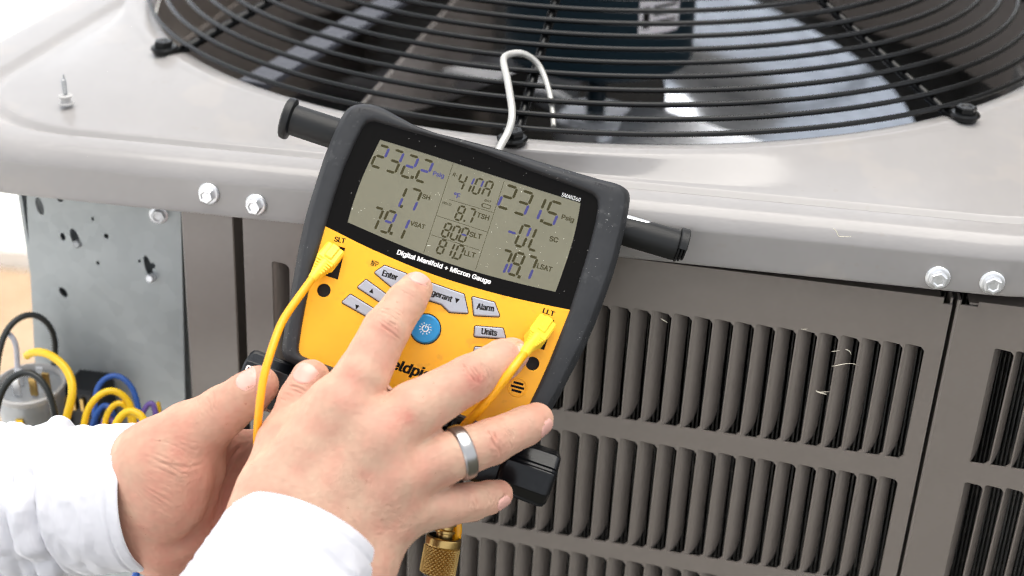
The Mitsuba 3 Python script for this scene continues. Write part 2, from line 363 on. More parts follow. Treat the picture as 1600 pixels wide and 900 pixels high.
def blade(a0, wide=0.0):
    rr, ss = np.linspace(0.050, 0.232, 16), np.linspace(0, 1, 24)
    v = []
    for r_ in rr:
        w = (r_ - 0.050) / 0.182
        span = math.radians(112 + wide + 14 * w); lead = math.radians(-10 * w * w)
        for s in ss:
            ang = a0 + lead + span * s
            h = 0.822 + (0.066 + wide * 0.0006 - 0.016 * w) * s ** 1.05 - 0.022 * math.sin(math.pi * s) * (0.5 + 0.7 * w) + 0.004 * w - 0.010 * math.sin(math.pi * w)
            rc = r_ * (1 - 0.10 * w * max(0.0, s - 0.72) / 0.28 - 0.12 * w * max(0.0, 0.2 - s) / 0.2)
            v.append((CXY[0] + rc * math.cos(ang), CXY[1] + rc * math.sin(ang), h))
    n = len(ss); f = []
    for i in range(len(rr) - 1):
        for j in range(n - 1):
            a = i * n + j
            f += [[a, a + n, a + n + 1], [a, a + n + 1, a + 1]]
    m = trimesh.Trimesh(v, f, process=False)
    b = m.copy(); b.vertices = b.vertices - m.vertex_normals * 0.0012; b.invert()
    return cat([m, b])
for k in range(2):
    put(AC + '__fan__blade', blade(math.radians(-74) + k * math.pi, 30 if k == 0 else 0), ALU, 40)
    g0 = math.radians(-50) + k * math.pi
    gus = [(CXY[0] + r_ * math.cos(g0 + q), CXY[1] + r_ * math.sin(g0 + q), z_) for r_, q, z_ in ((0.03, -0.5, 0.832), (0.03, 0.9, 0.852), (0.135, 0.50, 0.848), (0.150, 0.15, 0.838), (0.135, -0.15, 0.830))]
    gm = loft([np.array(gus) + [0, 0, 0.0], np.array(gus) + [0, 0, 0.003]]); put(AC + '__fan__blade_plate', gm, ZINC, 20)
put(AC + '__fan__hub', lathe([(0.026, 0.846), (0.030, 0.842), (0.030, 0.826), (0.024, 0.822)], 32, (CXY[0], CXY[1], 0), (0, 0, 1)), ZINC, 35)
b0, b1 = np.array((-0.2516,0.1805,0.905)), np.array((-0.2148,0.419,0.905))
dv = (b1 - b0) / np.linalg.norm(b1 - b0); sv = np.cross(dv, [0, 0, 1])
bar = loft([np.array([q + sv * a + np.array([0, 0, 1]) * b for a, b in ((-0.010, 0), (0.010, 0), (0.010, -0.004), (0.008, -0.004), (0.008, -0.0015), (-0.008, -0.0015), (-0.008, -0.004), (-0.010, -0.004))]) for q in (b0, b1)])
put(AC + '__motor_bracket', bar, STRUT, 20, label='grey flat steel bracket under the fan grille')
# coil: dark finned block behind the louvres, and the closed shell of the unit
fins = cat([box((x_, 0.030, 0.45), (x_ + 0.0005, 0.068, 0.893)) for x_ in np.arange(-0.186, 0.266, 0.0021)])
put(AC + '__coil__fin', fins, COIL, False, label='row of thin upright coil fins behind the louvres')
labels[AC + '__coil__fin']['kind'] = 'stuff'
put(AC + '__coil', cat([box((-0.187, 0.069, 0.10), (0.266, 0.080, 0.893)), box((-0.30, 0.62, 0.1), (0.255, 0.64, 0.885)), box((0.235, 0.05, 0.1), (0.255, 0.62, 0.885))]), COIL, False, label='dusty finned coil seen through the louvres')
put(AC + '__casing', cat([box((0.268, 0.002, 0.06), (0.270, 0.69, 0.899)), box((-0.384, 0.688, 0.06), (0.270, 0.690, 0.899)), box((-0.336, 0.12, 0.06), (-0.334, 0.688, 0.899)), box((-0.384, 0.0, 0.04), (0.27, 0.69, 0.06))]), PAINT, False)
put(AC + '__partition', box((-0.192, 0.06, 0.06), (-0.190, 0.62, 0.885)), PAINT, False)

# ------------------------------------------------------------------ front panels with louvres (panel frame: x along the lid, z down from the lid's edge)
RP = np.array([[0.999729, -0.000373, 0.023276], [-0.000373, 0.999486, 0.032067], [-0.023276, -0.032067, 0.999215]])
def pw(m):
    m = m.copy(); m.vertices = m.vertices @ RP.T + [0, 0, 0.9]; return m
ROWS = [(-0.0288, -0.0914), (-0.1032, -0.1679), (-0.1777, -0.2424), (-0.2522, -0.3169), (-0.3267, -0.3914)]
PITCH = 0.010
def slot(x1, zt, zb, w=0.0092, c=0.0021):
    x0 = x1 - w
    return [(x0, zb), (x1 - c, zb), (x1, zb + c), (x1, zt - c * 1.05), (x1 - c * 0.8, zt - c * 0.12), (x0 + 0.001, zt + 0.0006), (x0, zt)]
def panel(x0, x1, z0, z1, slots, thick=0.0012):
    p = Polygon([(x0, z0), (x1, z0), (x1, z1 - 0.0032), (x1 - 0.0042, z1 - 0.0032), (x1 - 0.0042, z1), (x0 + 0.009, z1), (x0 + 0.009, z1 - 0.0026), (x0, z1 - 0.0026)], [s for s in slots])
    m = trimesh.creation.extrude_polygon(p, thick, engine='earcut')
    v = m.vertices.copy(); m.vertices = np.c_[v[:, 0], -(v[:, 2] - thick) + 0, v[:, 1]]
    m.fix_normals()
    return m
def slat(zt, zb, w0=0.0071, depth=0.0074, power=2.0):
    s = np.array([0, 0.06, 0.16, 0.3, 0.5, 0.75, 1.0]); h = zt - zb
    zs = np.r_[zt + 0.004, zt + 0.001, zt - 0.002, np.linspace(zt - 0.006, zb + 0.014, 4), zb + 0.0095, zb + 0.006, zb + 0.0032, zb + 0.0012, zb - 0.0002]
    ws = np.r_[1, 1, 1, 1, 1, 1, 1, 0.98, 0.93, 0.82, 0.66, 0.5]
    v, f = [], []
    for z, ww in zip(zs, ws):
        for q in s:
            v.append((q * w0 * ww, 0.0007 + depth * (q ** power) * ww + (0.0 if q else -0.0005), z))
    n = len(s)
    for i in range(len(zs) - 1):
        for j in range(n - 1):
            a = i * n + j
            f += [[a, a + n, a + n + 1], [a, a + n + 1, a + 1]]
    m = trimesh.Trimesh(v, f, process=False)
    b = m.copy(); b.vertices = b.vertices + np.array([0, 0.0008, 0]); b.invert()
    return cat([m, b])
FP, RPN = AC + '__front_panel', AC + '__corner_panel'
KS = [-16.5] + list(range(-15, 16))
sl, sr = [], []
for zt, zb in ROWS:
    for k in KS:
        sl.append(slot(k * PITCH, zt, zb))
    for k in range(0, 7):
        sr.append(slot(0.1903 + k * PITCH * 0.98, zt + 0.0035, zb + 0.0035))
left_edge, right_edge = -0.1892, 0.1583
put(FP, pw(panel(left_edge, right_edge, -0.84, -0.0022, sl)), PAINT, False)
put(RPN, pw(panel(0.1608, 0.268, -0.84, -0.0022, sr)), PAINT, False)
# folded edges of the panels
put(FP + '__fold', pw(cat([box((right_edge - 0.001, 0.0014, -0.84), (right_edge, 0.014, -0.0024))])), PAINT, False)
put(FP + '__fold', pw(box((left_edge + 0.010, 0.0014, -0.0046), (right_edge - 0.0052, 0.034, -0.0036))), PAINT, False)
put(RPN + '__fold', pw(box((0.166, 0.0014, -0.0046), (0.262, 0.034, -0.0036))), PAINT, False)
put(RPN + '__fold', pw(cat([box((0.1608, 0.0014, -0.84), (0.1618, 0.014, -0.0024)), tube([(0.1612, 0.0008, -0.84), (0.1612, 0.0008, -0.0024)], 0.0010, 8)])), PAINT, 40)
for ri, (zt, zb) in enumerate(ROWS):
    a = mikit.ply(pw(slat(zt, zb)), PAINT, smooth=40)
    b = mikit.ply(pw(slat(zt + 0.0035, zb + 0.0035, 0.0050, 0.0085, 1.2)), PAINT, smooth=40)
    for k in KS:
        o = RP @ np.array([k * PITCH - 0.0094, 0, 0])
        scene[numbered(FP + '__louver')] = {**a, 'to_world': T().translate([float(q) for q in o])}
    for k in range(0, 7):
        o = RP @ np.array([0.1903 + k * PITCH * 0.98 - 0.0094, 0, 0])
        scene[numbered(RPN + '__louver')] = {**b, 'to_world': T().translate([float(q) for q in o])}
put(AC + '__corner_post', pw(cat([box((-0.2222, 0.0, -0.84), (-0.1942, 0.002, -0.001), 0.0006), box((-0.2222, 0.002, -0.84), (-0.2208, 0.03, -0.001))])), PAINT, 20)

# ------------------------------------------------------------------ galvanised control panel, recessed at the left
CY = 0.030
GP = AC + '__control_panel'
sheet = Polygon([(-0.3248,0.03,0.8931)[::2], (-0.2363,0.03,0.8881)[::2], (-0.2497,0.03,0.7037)[::2], (-0.3456,0.03,0.6886)[::2]])
holes = []
def slotp(c, w, h, a=0):
    q = affinity.rotate(Point(0, 0).buffer(1, quad_segs=6), 0)
    q = affinity.scale(q, w, h); q = affinity.rotate(q, a)
    return affinity.translate(q, c[0], c[2])
for u in (slotp((-0.3188,0.03,0.8779), 0.0022, 0.0052, 8), slotp((-0.3004,0.03,0.8607), 0.0025, 0.0058, 12), slotp((-0.2588,0.03,0.8476), 0.0022, 0.0072, 10), slotp((-0.3121,0.03,0.8258), 0.0022, 0.0034, 30),
          slotp((-0.3076,0.03,0.8607), 0.0016, 0.0024), slotp((-0.2816,0.03,0.864), 0.0014, 0.0016), slotp((-0.306,0.03,0.8834), 0.0018, 0.0018), slotp((-0.256,0.03,0.849), 0.0014, 0.0018), slotp((-0.2883,0.03,0.8736), 0.0009, 0.0012), slotp((-0.2886,0.03,0.8469), 0.0010, 0.0012), slotp((-0.2637,0.03,0.8509), 0.0009, 0.0010)):
    sheet = sheet.difference(u)
m = trimesh.creation.extrude_polygon(sheet, 0.001, engine='earcut'); v = m.vertices.copy(); m.vertices = np.c_[v[:, 0], CY + 0.001 - v[:, 2], v[:, 1]]; m.fix_normals()
put(GP, m, GALV, False, label='bare galvanised control panel with punched holes')
put(GP + '__screw', hexscrew(np.array((-0.2491,0.03,0.8804)) + [0, -0.0002, 0], (0.25, -1, 0.1), 0.95, 0.4), ZINC, 25)
put(GP + '__clip', cat([lathe([(0.0026, 0), (0.0026, 0.003), (0.0018, 0.004)], 16, np.array((-0.2571,0.03,0.8419)) + [0, -0.0002, 0], (0, -1, 0.2))]), ZINC, 30)
put(GP + '__clip', lathe([(0.0024, -0.004), (0.0024, 0.001), (0.0016, 0.002)], 16, np.array((-0.2994,0.03,0.8574)), (0.1, -1, 0.2)), CAN, 30)
put(AC + '__control_box', cat([box((-0.330, 0.040, 0.50), (-0.2225, 0.042, 0.892))]), GALV, False)
put(AC + '__control_box__side', box((-0.3315, 0.0312, 0.50), (-0.3295, 0.040, 0.892)), GALV, False)
put(AC + '__lower_panel', box((-0.335, 0.028, 0.06), (-0.222, 0.030, 0.735)), GALV, False)

# ------------------------------------------------------------------ capacitor and wiring (bottom left)
CAP = thing('capacitor', 'round silver capacitor can with wires plugged on top, at the far left', 'capacitor')
cb = np.array((-0.3229,-0.0002,0.7822)); up = np.array([0.02, -0.10, 1.0]); up /= np.linalg.norm(up)
put(CAP + '__can', lathe([(0.0185, -0.075), (0.0185, -0.012), (0.0192, -0.009), (0.0192, -0.006), (0.0186, -0.003), (0.0170, -0.002), (0.0168, -0.0035), (0.002, -0.0035)], 40, cb, up), CAN, 30)
put(CAP + '__rim', lathe([(0.0188, -0.003), (0.0196, -0.0015), (0.0196, 0.0005), (0.0180, 0.001), (0.0172, -0.001), (0.0172, -0.003)], 40, cb, up, caps=False), RIM, 30)
for dx, dy in ((-0.007, 0.002), (0.004, 0.006), (0.006, -0.006), (-0.003, -0.008), (0.010, 0.001)):
    put(CAP + '__terminal', box(cb + [dx - 0.0022, dy - 0.0008, -0.003], cb + [dx + 0.0022, dy + 0.0008, 0.008], 0.0003), ZINC if dx < 0.005 else BRASS, False)
put(CAP + '__stripe', box(cb + [0.000, -0.0188, -0.06], cb + [0.004, -0.0178, -0.012]), 'wire_yellow', False)

c0, c1 = np.array((-0.3083,0.0201,0.7786)), np.array((-0.2866,0.0016,0.7352))
put(AC + '__contactor', box((c0[0], 0.004, c1[2]), (c1[0], 0.0285, c0[2]), 0.002), KNOB, 20, label='black contactor block behind the wires')
for i in range(3):
    put(AC + '__contactor__terminal', box((c0[0] + 0.003 + i * 0.005, 0.002, c0[2] - 0.012), (c0[0] + 0.0055 + i * 0.005, 0.0042, c0[2] - 0.004), 0.0004), BRASS, False)
def wire(label, m, pts, r, group=None):
    k = numbered('wire')
    scene[k] = mikit.ply(tube(pts, r * 0.84, 10, 60), m, smooth=60)
    labels[k] = {'label': label, 'category': 'wire'}
    if group:
        labels[k]['group'] = group
wire('thick black wire arching highest, far left above the capacitor', 'wire_black', [(-0.3335,-0.0171,0.7866), (-0.3358,-0.0026,0.8044), (-0.333,0.009,0.8146), (-0.3256,0.0172,0.8165), (-0.3183,0.0204,0.8092), (-0.316,0.02,0.7966), (-0.3155,0.015,0.7869)], 0.0021)
wire('dark green black wire looping low in front of the capacitor', 'wire_black', [(-0.318,-0.0437,0.7847), (-0.3175,-0.0373,0.7968), (-0.3119,-0.0315,0.806), (-0.3039,-0.0288,0.8083), (-0.2956,-0.0298,0.8033), (-0.2898,-0.0332,0.7903), (-0.2871,-0.0396,0.7705)], 0.0022)
wire('thick yellow wire hanging down right of the capacitor', 'wire_yellow', [(-0.3224,0.001,0.7997), (-0.3138,-0.0034,0.8057), (-0.3015,-0.009,0.808), (-0.2906,-0.0139,0.8035), (-0.285,-0.0205,0.7953), (-0.2861,-0.0263,0.7846), (-0.2861,-0.0351,0.7678)], 0.0027)
wire('short grey wire tied at the top of the capacitor', 'wire_white', [(-0.3355,0.0075,0.8082), (-0.3323,0.0065,0.8051), (-0.3312,0.0055,0.7985), (-0.3295,0.0001,0.7853)], 0.0018)
wire('blue wire in a tall arch, highest of the right hand bundle', 'wire_blue', [(-0.2796,-0.0225,0.7522), (-0.2798,-0.0095,0.7772), (-0.2794,-0.0012,0.7887), (-0.2732,0.0039,0.7919), (-0.2656,0.0045,0.7881), (-0.2596,0.0008,0.7788), (-0.253,-0.0098,0.7605)], 0.0019)
wire('yellow wire in a wide arch under the blue arch', 'wire_yellow', [(-0.2756,-0.0378,0.7588), (-0.2769,-0.0277,0.7786), (-0.2736,-0.0211,0.79), (-0.266,-0.0151,0.7944), (-0.2588,-0.0128,0.7896), (-0.2546,-0.0148,0.7799), (-0.2514,-0.0222,0.7646)], 0.0022)
wire('yellow wire in a narrow arch inside the wide yellow arch', 'wire_yellow', [(-0.267,-0.0318,0.7561), (-0.2682,-0.0224,0.7746), (-0.2663,-0.0172,0.7839), (-0.2619,-0.0147,0.787), (-0.2584,-0.0136,0.7836), (-0.256,-0.0166,0.7727)], 0.0020)
wire('thick yellow wire in a low arch beside the hand', 'wire_yellow', [(-0.2568,-0.0384,0.7662), (-0.2569,-0.0292,0.7837), (-0.2509,-0.025,0.7896), (-0.2446,-0.0249,0.7876), (-0.2402,-0.0287,0.7786), (-0.2377,-0.0361,0.7635)], 0.0026)
wire('purple wire beside the low yellow arch', 'wire_purple', [(-0.2538,-0.0107,0.7567), (-0.2546,-0.001,0.7756), (-0.2515,0.0012,0.7788), (-0.2486,-0.0006,0.7742), (-0.2443,-0.0089,0.7612)], 0.0018)
wire('second blue wire low inside the bundle', 'wire_blue', [(-0.2753,-0.0267,0.7514), (-0.2769,-0.014,0.7763), (-0.2724,-0.0105,0.7814), (-0.2669,-0.0129,0.777), (-0.2604,-0.0214,0.7606)], 0.0019)
wire('purple wire low inside the yellow arches', 'wire_purple', [(-0.2726,-0.0287,0.7532), (-0.2721,-0.0192,0.7712), (-0.2694,-0.0155,0.7774), (-0.2643,-0.0179,0.7731), (-0.2594,-0.027,0.7582)], 0.0018)
wire('purple wire curling under the low yellow arch', 'wire_purple', [(-0.2624,-0.0319,0.7631), (-0.2616,-0.0268,0.7726), (-0.2574,-0.0234,0.7776), (-0.2523,-0.0243,0.774), (-0.2488,-0.03,0.7618)], 0.0017)
wire('red wire deep in the middle of the bundle', 'wire_red', [(-0.2601,-0.0271,0.7582), (-0.2599,-0.0223,0.7675), (-0.2577,-0.0193,0.7725), (-0.2538,-0.021,0.7676), (-0.252,-0.0255,0.7584)], 0.0017)
wire('orange brown wire behind the yellow arches', 'wire_orange', [(-0.2586,-0.0087,0.7756), (-0.255,-0.0129,0.7705), (-0.2523,-0.0189,0.7623), (-0.2508,-0.0243,0.7536)], 0.0017)
wire('yellow green wire poking up behind the purple wire', 'wire_yellow', [(-0.2506,0.007,0.7763), (-0.2491,0.0053,0.7725), (-0.249,0.002,0.7662), (-0.2495,-0.0048,0.7578)], 0.0013)
wire('yellow wire crossing below the cuff of the left sleeve', 'wire_yellow', [(-0.2947,-0.0453,0.7731), (-0.2912,-0.0424,0.7774), (-0.2871,-0.0422,0.7763), (-0.2823,-0.0476,0.7643)], 0.0026)
wire('yellow wire in the gap below the two cuffs', 'wire_yellow', [(-0.2215,-0.0631,0.7234), (-0.2132,-0.0649,0.7279), (-0.2041,-0.0646,0.7317), (-0.1943,-0.0612,0.7391)], 0.0026)
wire('blue wire hanging at the bottom edge below the cuff', 'wire_blue', [(-0.2389,-0.0751,0.6957), (-0.237,-0.0653,0.7139), (-0.2344,-0.0616,0.72), (-0.2294,-0.0622,0.7171), (-0.2256,-0.0724,0.696)], 0.0024)
wire('red wire hanging at the bottom edge below the cuff', 'wire_red', [(-0.2216,-0.0716,0.6961), (-0.2224,-0.0624,0.7142), (-0.2238,-0.0595,0.7202), (-0.223,-0.053,0.728)], 0.0018)
wire('black wire in the dark gap between the two hands', 'wire_black', [(-0.2097,-0.0748,0.701), (-0.2051,-0.0654,0.7175), (-0.2027,-0.061,0.725), (-0.2012,-0.0544,0.7328)], 0.0030)

# ------------------------------------------------------------------ manifold gauge (gauge frame: millimetres, x right, y up, z out of the face)
MGK = thing('manifold_gauge', 'yellow and black digital gauge with grey screen, hung on the grille by a hook', 'gauge')
outer_px = [(-63.59,51.85), (-59,53.38), (-53.95,53.53), (-45.64,52.02), (-36.07,50.32), (-26.96,49.99), (-17.58,50.67), (-3.51,51.68), (8.4,51.97), (23.29,52.34), (38.18,52.71), (51.54,53.18), (57.05,53.79), (61.1,53.31), (63.97,51.83), (65.29,48.63), (66.22,42.88), (67.2,34.14), (68.06,22.98), (68.29,11.95), (67.91,1.94), (67.32,-10.19), (65.93,-22.54), (63.64,-35.73), (62.02,-45.42), (60.06,-54.01), (57.5,-60.72), (54.26,-65.3), (49.27,-68.1), (43.05,-68.94), (30.19,-69.31), (18.31,-69.06), (3.41,-68.62), (-11.49,-68.19), (-26.3,-68.01), (-41.11,-67.84), (-51.13,-67.87), (-55.92,-67.66), (-59.04,-66.32), (-60.92,-63.39), (-62.02,-58.44), (-63.79,-47.17), (-65.84,-34.17), (-68.19,-18.53), (-69.91,-3.82), (-70.38,9.87), (-70.67,23.98), (-70.14,35.68), (-69.38,42.31), (-68.51,46.86), (-66.82,49.86)]
inner_px = [(-53.72,45.68), (-46.6,45.91), (-37.68,46.14), (-20.01,47.12), (-2.07,47.29), (19.29,46.16), (34.43,45.71), (44.16,45.29), (48.48,44.9), (51.08,43.33), (52.49,39.86), (53.42,33.22), (54.05,23.79), (54.33,15.46), (54.42,5.89), (54.47,-7.24), (53.64,-19.43), (52.81,-31.57), (51.63,-42.6), (50.3,-52.18), (48.9,-59.7), (47.71,-63.32), (45.48,-65.52), (41.57,-66.2), (32.78,-66.41), (22.5,-65.65), (5.11,-64.84), (-11.22,-64.57), (-27.72,-63.76), (-42.64,-63.32), (-47.96,-63.29), (-50.98,-63.1), (-52.94,-61.67), (-53.67,-58.66), (-55.32,-49.44), (-56.81,-38.95), (-58.5,-25.21), (-59.01,-14.92), (-59.43,-5.76), (-59.96,7.29), (-60.05,21.74), (-59.05,32.98), (-58.02,40.61), (-56.78,44.06)]
def polar(p, c, n=200):
    p = np.asarray(p) - c
    e = np.vstack([p, p[:1]]); d = np.vstack([np.linspace(e[i], e[i + 1], 30, endpoint=False) for i in range(len(p))])
    a = np.arctan2(d[:, 1], d[:, 0]) % (2 * np.pi); o = np.argsort(a)
    return np.interp(np.arange(n) * 2 * np.pi / n, a[o], np.hypot(d[:, 0], d[:, 1])[o], period=2 * np.pi)
GC = np.array((-1.35,-4.94)); GN = 480; gth = np.arange(GN) * 2 * np.pi / GN
ro, ri = polar(outer_px, GC, GN), polar(inner_px, GC, GN)
ro = np.convolve(np.r_[ro[-2:], ro, ro[:2]], [0.1, 0.2, 0.4, 0.2, 0.1], 'valid'); ri = np.convolve(np.r_[ri[-1:], ri, ri[:1]], [0.2, 0.6, 0.2], 'valid')
def gring(r, z):
    return np.c_[GC[0] + r * np.cos(gth), GC[1] + r * np.sin(gth), np.full(GN, float(z))]
w = ro - ri
bumpy = 0.22 * meshkit.fbm(np.c_[np.cos(gth) * 9, np.sin(gth) * 9, gth * 0], 3)
boot = [gring(ro - 6, -39), gring(ro - 2.0, -38), gring(ro - 0.4, -36), gring(ro + bumpy * 0.6, -30), gring(ro + 0.2 + bumpy, -12), gring(ro + bumpy * 0.8, -4.5), gring(ro - 0.9, -1.6), gring(ro - np.minimum(2.6, w * 0.3), 1.0), gring(ro - np.minimum(3.6, w * 0.42), 2.0),
        gring(ri + w * 0.42, 2.5), gring(ri + np.minimum(2.2, w * 0.22), 2.4), gring(ri + 0.9, 1.9), gring(ri + 0.25, 0.9), gring(ri, -0.4), gring(ri, -2.0)]
bm = loft(boot, caps=False)
back = loft([gring(ro - 6, -39)], caps=False) if False else trimesh.Trimesh(np.vstack([gring(ro - 6, -39), [[GC[0], GC[1], -39]]]), np.c_[(np.arange(GN) + 1) % GN, np.arange(GN), np.full(GN, GN)], process=False)
gput(MGK + '__boot', cat([bm, back]), BOOT, 40)
# black glass (top) and yellow faceplate share the opening of the boot
curve = np.array([(-59.43,-5.76), (-51.28,-6.98), (-41.88,-8.38), (-31.05,-9.61), (-15.76,-10.87), (-0.74,-11.31), (14.02,-10.95), (28.6,-10.05), (43.01,-8.61), (54.47,-7.24)])
inner = Polygon(np.c_[GC[0] + (ri + 0.15) * np.cos(gth), GC[1] + (ri + 0.15) * np.sin(gth)])
cs = spline(np.vstack([curve[0] - (curve[1] - curve[0]) * 1.5, curve, curve[-1] + (curve[-1] - curve[-2]) * 0.8]), 60)
up_half = Polygon(np.vstack([cs, [cs[-1] + [30, 120], cs[0] + [-30, 120]]]))
lo_half = Polygon(np.vstack([cs, [cs[-1] + [40, -160], cs[0] + [-60, -160]]]))
def flat(poly, z0, z1):
    ms = []
    for g in getattr(poly, 'geoms', [poly]):
        m = trimesh.creation.extrude_polygon(g, z1 - z0, engine='earcut'); m.apply_translation([0, 0, z0]); ms.append(m)
    return cat(ms)
lcd_poly = Polygon(spline([(-49,38.74), (-32.34,39.09), (-2.44,39.28), (27.45,39.47), (44.48,39.64)], 20).tolist() + spline([(44.56,39.37), (46.24,24.83), (46.51,14.69), (46.11,-1.62)], 20).tolist()
                   + spline([(46.11,-1.62), (39.75,-2.21), (26.4,-3.3), (-3.05,-4.3), (-33.4,-2.59), (-50.95,-0.87)], 24).tolist() + spline([(-50.95,-0.87), (-51.31,16.17), (-50.56,26.4), (-49,38.74)], 20).tolist()).buffer(0.3).buffer(-0.3)
gput(MGK + '__bezel', flat(inner.intersection(up_half).difference(lcd_poly.buffer(0.02)), -1.4, 0.0), GLASS, False)
gput(MGK + '__display', flat(lcd_poly.buffer(0.6), -1.6, -0.35), LCD, False)
socket1 = [(-54.83,-12.34), (-48.21,-12.11), (-46.8,-26.44), (-53.32,-26.49)]
socket2 = [(42.57,-13.23), (49.4,-13.67), (49.19,-27.71), (42.67,-27.76)]
sockets = Polygon(socket1).union(Polygon(socket2))
holes1 = Point((-51.17,-32.84)).buffer(3.0, quad_segs=10).union(Point((46.18,-34.92)).buffer(3.0, quad_segs=10))
power_c = np.array((-3.28,-35.07))
sp_c = np.array((43.1,-46.86)); xdir = np.array((50.8,-46.42)) - sp_c; xdir /= np.linalg.norm(xdir); ydir = np.array([-xdir[1], xdir[0]])
slots = None
for dy, hw in ((1.75, 2.1), (0, 2.9), (-1.75, 2.1)):
    q = Polygon([sp_c + ydir * dy + xdir * a + ydir * b for a, b in ((-hw, -0.42), (hw, -0.42), (hw, 0.42), (-hw, 0.42))]).buffer(0.12)
    slots = q if slots is None else slots.union(q)
face = inner.intersection(lo_half).difference(sockets).difference(holes1).difference(slots)
gput(MGK + '__faceplate', flat(face, -1.5, 0.25), YELLOW, False, label='yellow keypad plate below the screen')
gput(MGK + '__faceplate__speaker_rim', loft([np.c_[sp_c[0] + r * np.cos(gth), sp_c[1] + r * np.sin(gth), np.full(GN, z)] for r, z in ((4.5, 0.2), (4.2, 0.5), (3.8, 0.5), (3.5, 0.2))], caps=False), YELLOW, 40)
for q in (*sockets.geoms, *holes1.geoms, slots):
    gput(MGK + '__recess', flat(q.buffer(0.4).convex_hull if q is slots else q.buffer(0.4), -3.2, -2.6), PORT, False)
walls = [trimesh.Trimesh(*(lambda P_: (np.vstack([np.c_[P_, np.full(len(P_), 0.2)], np.c_[P_, np.full(len(P_), -3.0)]]), np.vstack([[[i, (i + 1) % len(P_), len(P_) + (i + 1) % len(P_)], [i, len(P_) + (i + 1) % len(P_), len(P_) + i]] for i in range(len(P_))])))(np.array(g.exterior.coords)[:-1]), process=False)
         for u in (sockets, holes1, slots) for g in u.buffer(0.03).geoms]
gput(MGK + '__recess__wall', cat(walls), PORT, False)

def raised(key, poly, m, z1=1.3, r=0.55, label=None):
    gput(key, plate(rounded(poly, r), 0.1, z1, 0.5), m, 45, label)
    gput(key + '__gap', flat(Polygon(rounded(poly, r)).buffer(0.42).difference(Polygon(rounded(poly, r)).buffer(-0.2)), 0.2, 0.29), PORT, False)
B = MGK + '__button'
keys = [('enter', [(-32.55,-18.47), (-29.25,-14.11), (-18.39,-14.57), (-21.56,-22.92)]),
        ('up', [(-37.57,-26.98), (-35.04,-22.57), (-24.05,-26.12), (-25.65,-30.22)]),
        ('down', [(-41.99,-35.43), (-39.52,-30.9), (-25.82,-34.14), (-26.44,-38.5)]),
        ('refrigerant', [(-14.69,-15.89), (-7.85,-14.99), (8.01,-15.31), (12.41,-22.81), (4.32,-24.86), (0.04,-22.69), (-5.31,-22.66), (-15.13,-25.28)]),
        ('alarm', [(11.68,-15.15), (21.87,-14.49), (26.13,-19.8), (15.09,-22.82)]),
        ('units', [(16.94,-27.12), (29.05,-24.2), (31.56,-28.28), (18.13,-31.63)]),
        ('next', [(19.67,-35.88), (31.85,-32.78), (34.32,-36.72), (20.67,-40.29)])]
bkey = {}
for nm, poly in keys:
    k = numbered(B); bkey[nm] = k
    raised(k, poly, GREY, 1.25)
pc = [power_c + 6.45 * np.array([math.cos(a), math.sin(a)]) for a in np.arange(64) * math.pi / 32]
PB = MGK + '__power_button'
gput(PB, plate(pc, 0.1, 1.5, 0.7), BLUE, 45, label='round blue power button')
gput(PB + '__gap', flat(Polygon(pc).buffer(0.5).difference(Polygon(pc).buffer(-0.3)), 0.2, 0.3), PORT, False)
ic = power_c + np.array([-0.1, 0.1])
arc = [ic + 1.35 * np.array([math.cos(a), math.sin(a)]) for a in np.linspace(math.radians(125), math.radians(415), 24)]
from shapely.geometry import LineString
icon = LineString(arc).buffer(0.22).union(LineString([ic + [0, 0.2], ic + [0.0, 1.9]]).buffer(0.2))
for k in range(12):
    a = math.radians(-55 + k * 29)
    if abs((math.degrees(a) % 360) - 90) < 28: continue
    icon = icon.union(LineString([ic + 2.1 * np.array([math.cos(a), math.sin(a)]), ic + 2.75 * np.array([math.cos(a), math.sin(a)])]).buffer(0.14))
gput(PB + '__symbol', flat(icon, 1.5, 1.56), WHITE, False)

def text(key, s, p0, p1, m, z, bold=False, height=None, shear=0.0, thick=0.05):
    """lettering whose first letter starts at p0 and whose last ends at p1 (mm in the face)"""
    p0, p1 = np.array(p0), np.array(p1); L_ = np.linalg.norm(p1 - p0)
    t = meshkit.text_mesh(s, 1.0, thick, bold); v = t.vertices.copy()
    x0, x1 = v[:, 0].min(), v[:, 0].max(); sx_ = L_ / (x1 - x0); sy_ = height if height else sx_
    q = np.c_[(v[:, 0] - x0) * sx_ + v[:, 1] * sy_ * shear, v[:, 1] * sy_]
    d = (p1 - p0) / L_; e = np.array([-d[1], d[0]])
    t.vertices = np.c_[p0 + q[:, :1] * d + q[:, 1:] * e, v[:, 2] + z]
    if bold:
        h_ = (height or sx_) * (0.03 if 'display' in key or 'bezel' in key else 0.05)
        c1, c2 = t.copy(), t.copy(); c1.apply_translation([*(d * h_), 0.004]); c2.apply_translation([*(-d * h_), 0.008]); t = cat([t, c1, c2])
    gput(key, t, m, False)
LT = MGK + '__lettering'
text(MGK + '__bezel__lettering', 'Digital Manifold + Micron Gauge', (-25.78,-7.58), (17.61,-7.38), WHITE, 0.02, True, 2.05)
text(MGK + '__bezel__lettering', 'SMAN360', (35.43,39.83), (44.07,39.96), WHITE, 0.02, False, 1.75)
text(MGK + '__boot__lettering', 'LOW', (-61.84,46.64), (-55.17,47.33), EMB, 2.42, True, 2.3)
text(MGK + '__boot__lettering', 'HIGH', (47.88,47.73), (55.99,47.68), EMB, 2.42, True, 2.5)
text(MGK + '__faceplate__lettering', 'SLT', (-53.85,-10.82), (-49.11,-10.31), INK, 0.26, True, 2.15)
text(MGK + '__faceplate__lettering', 'LLT', (43.42,-12.2), (48.65,-12.28), INK, 0.26, True, 2.15)
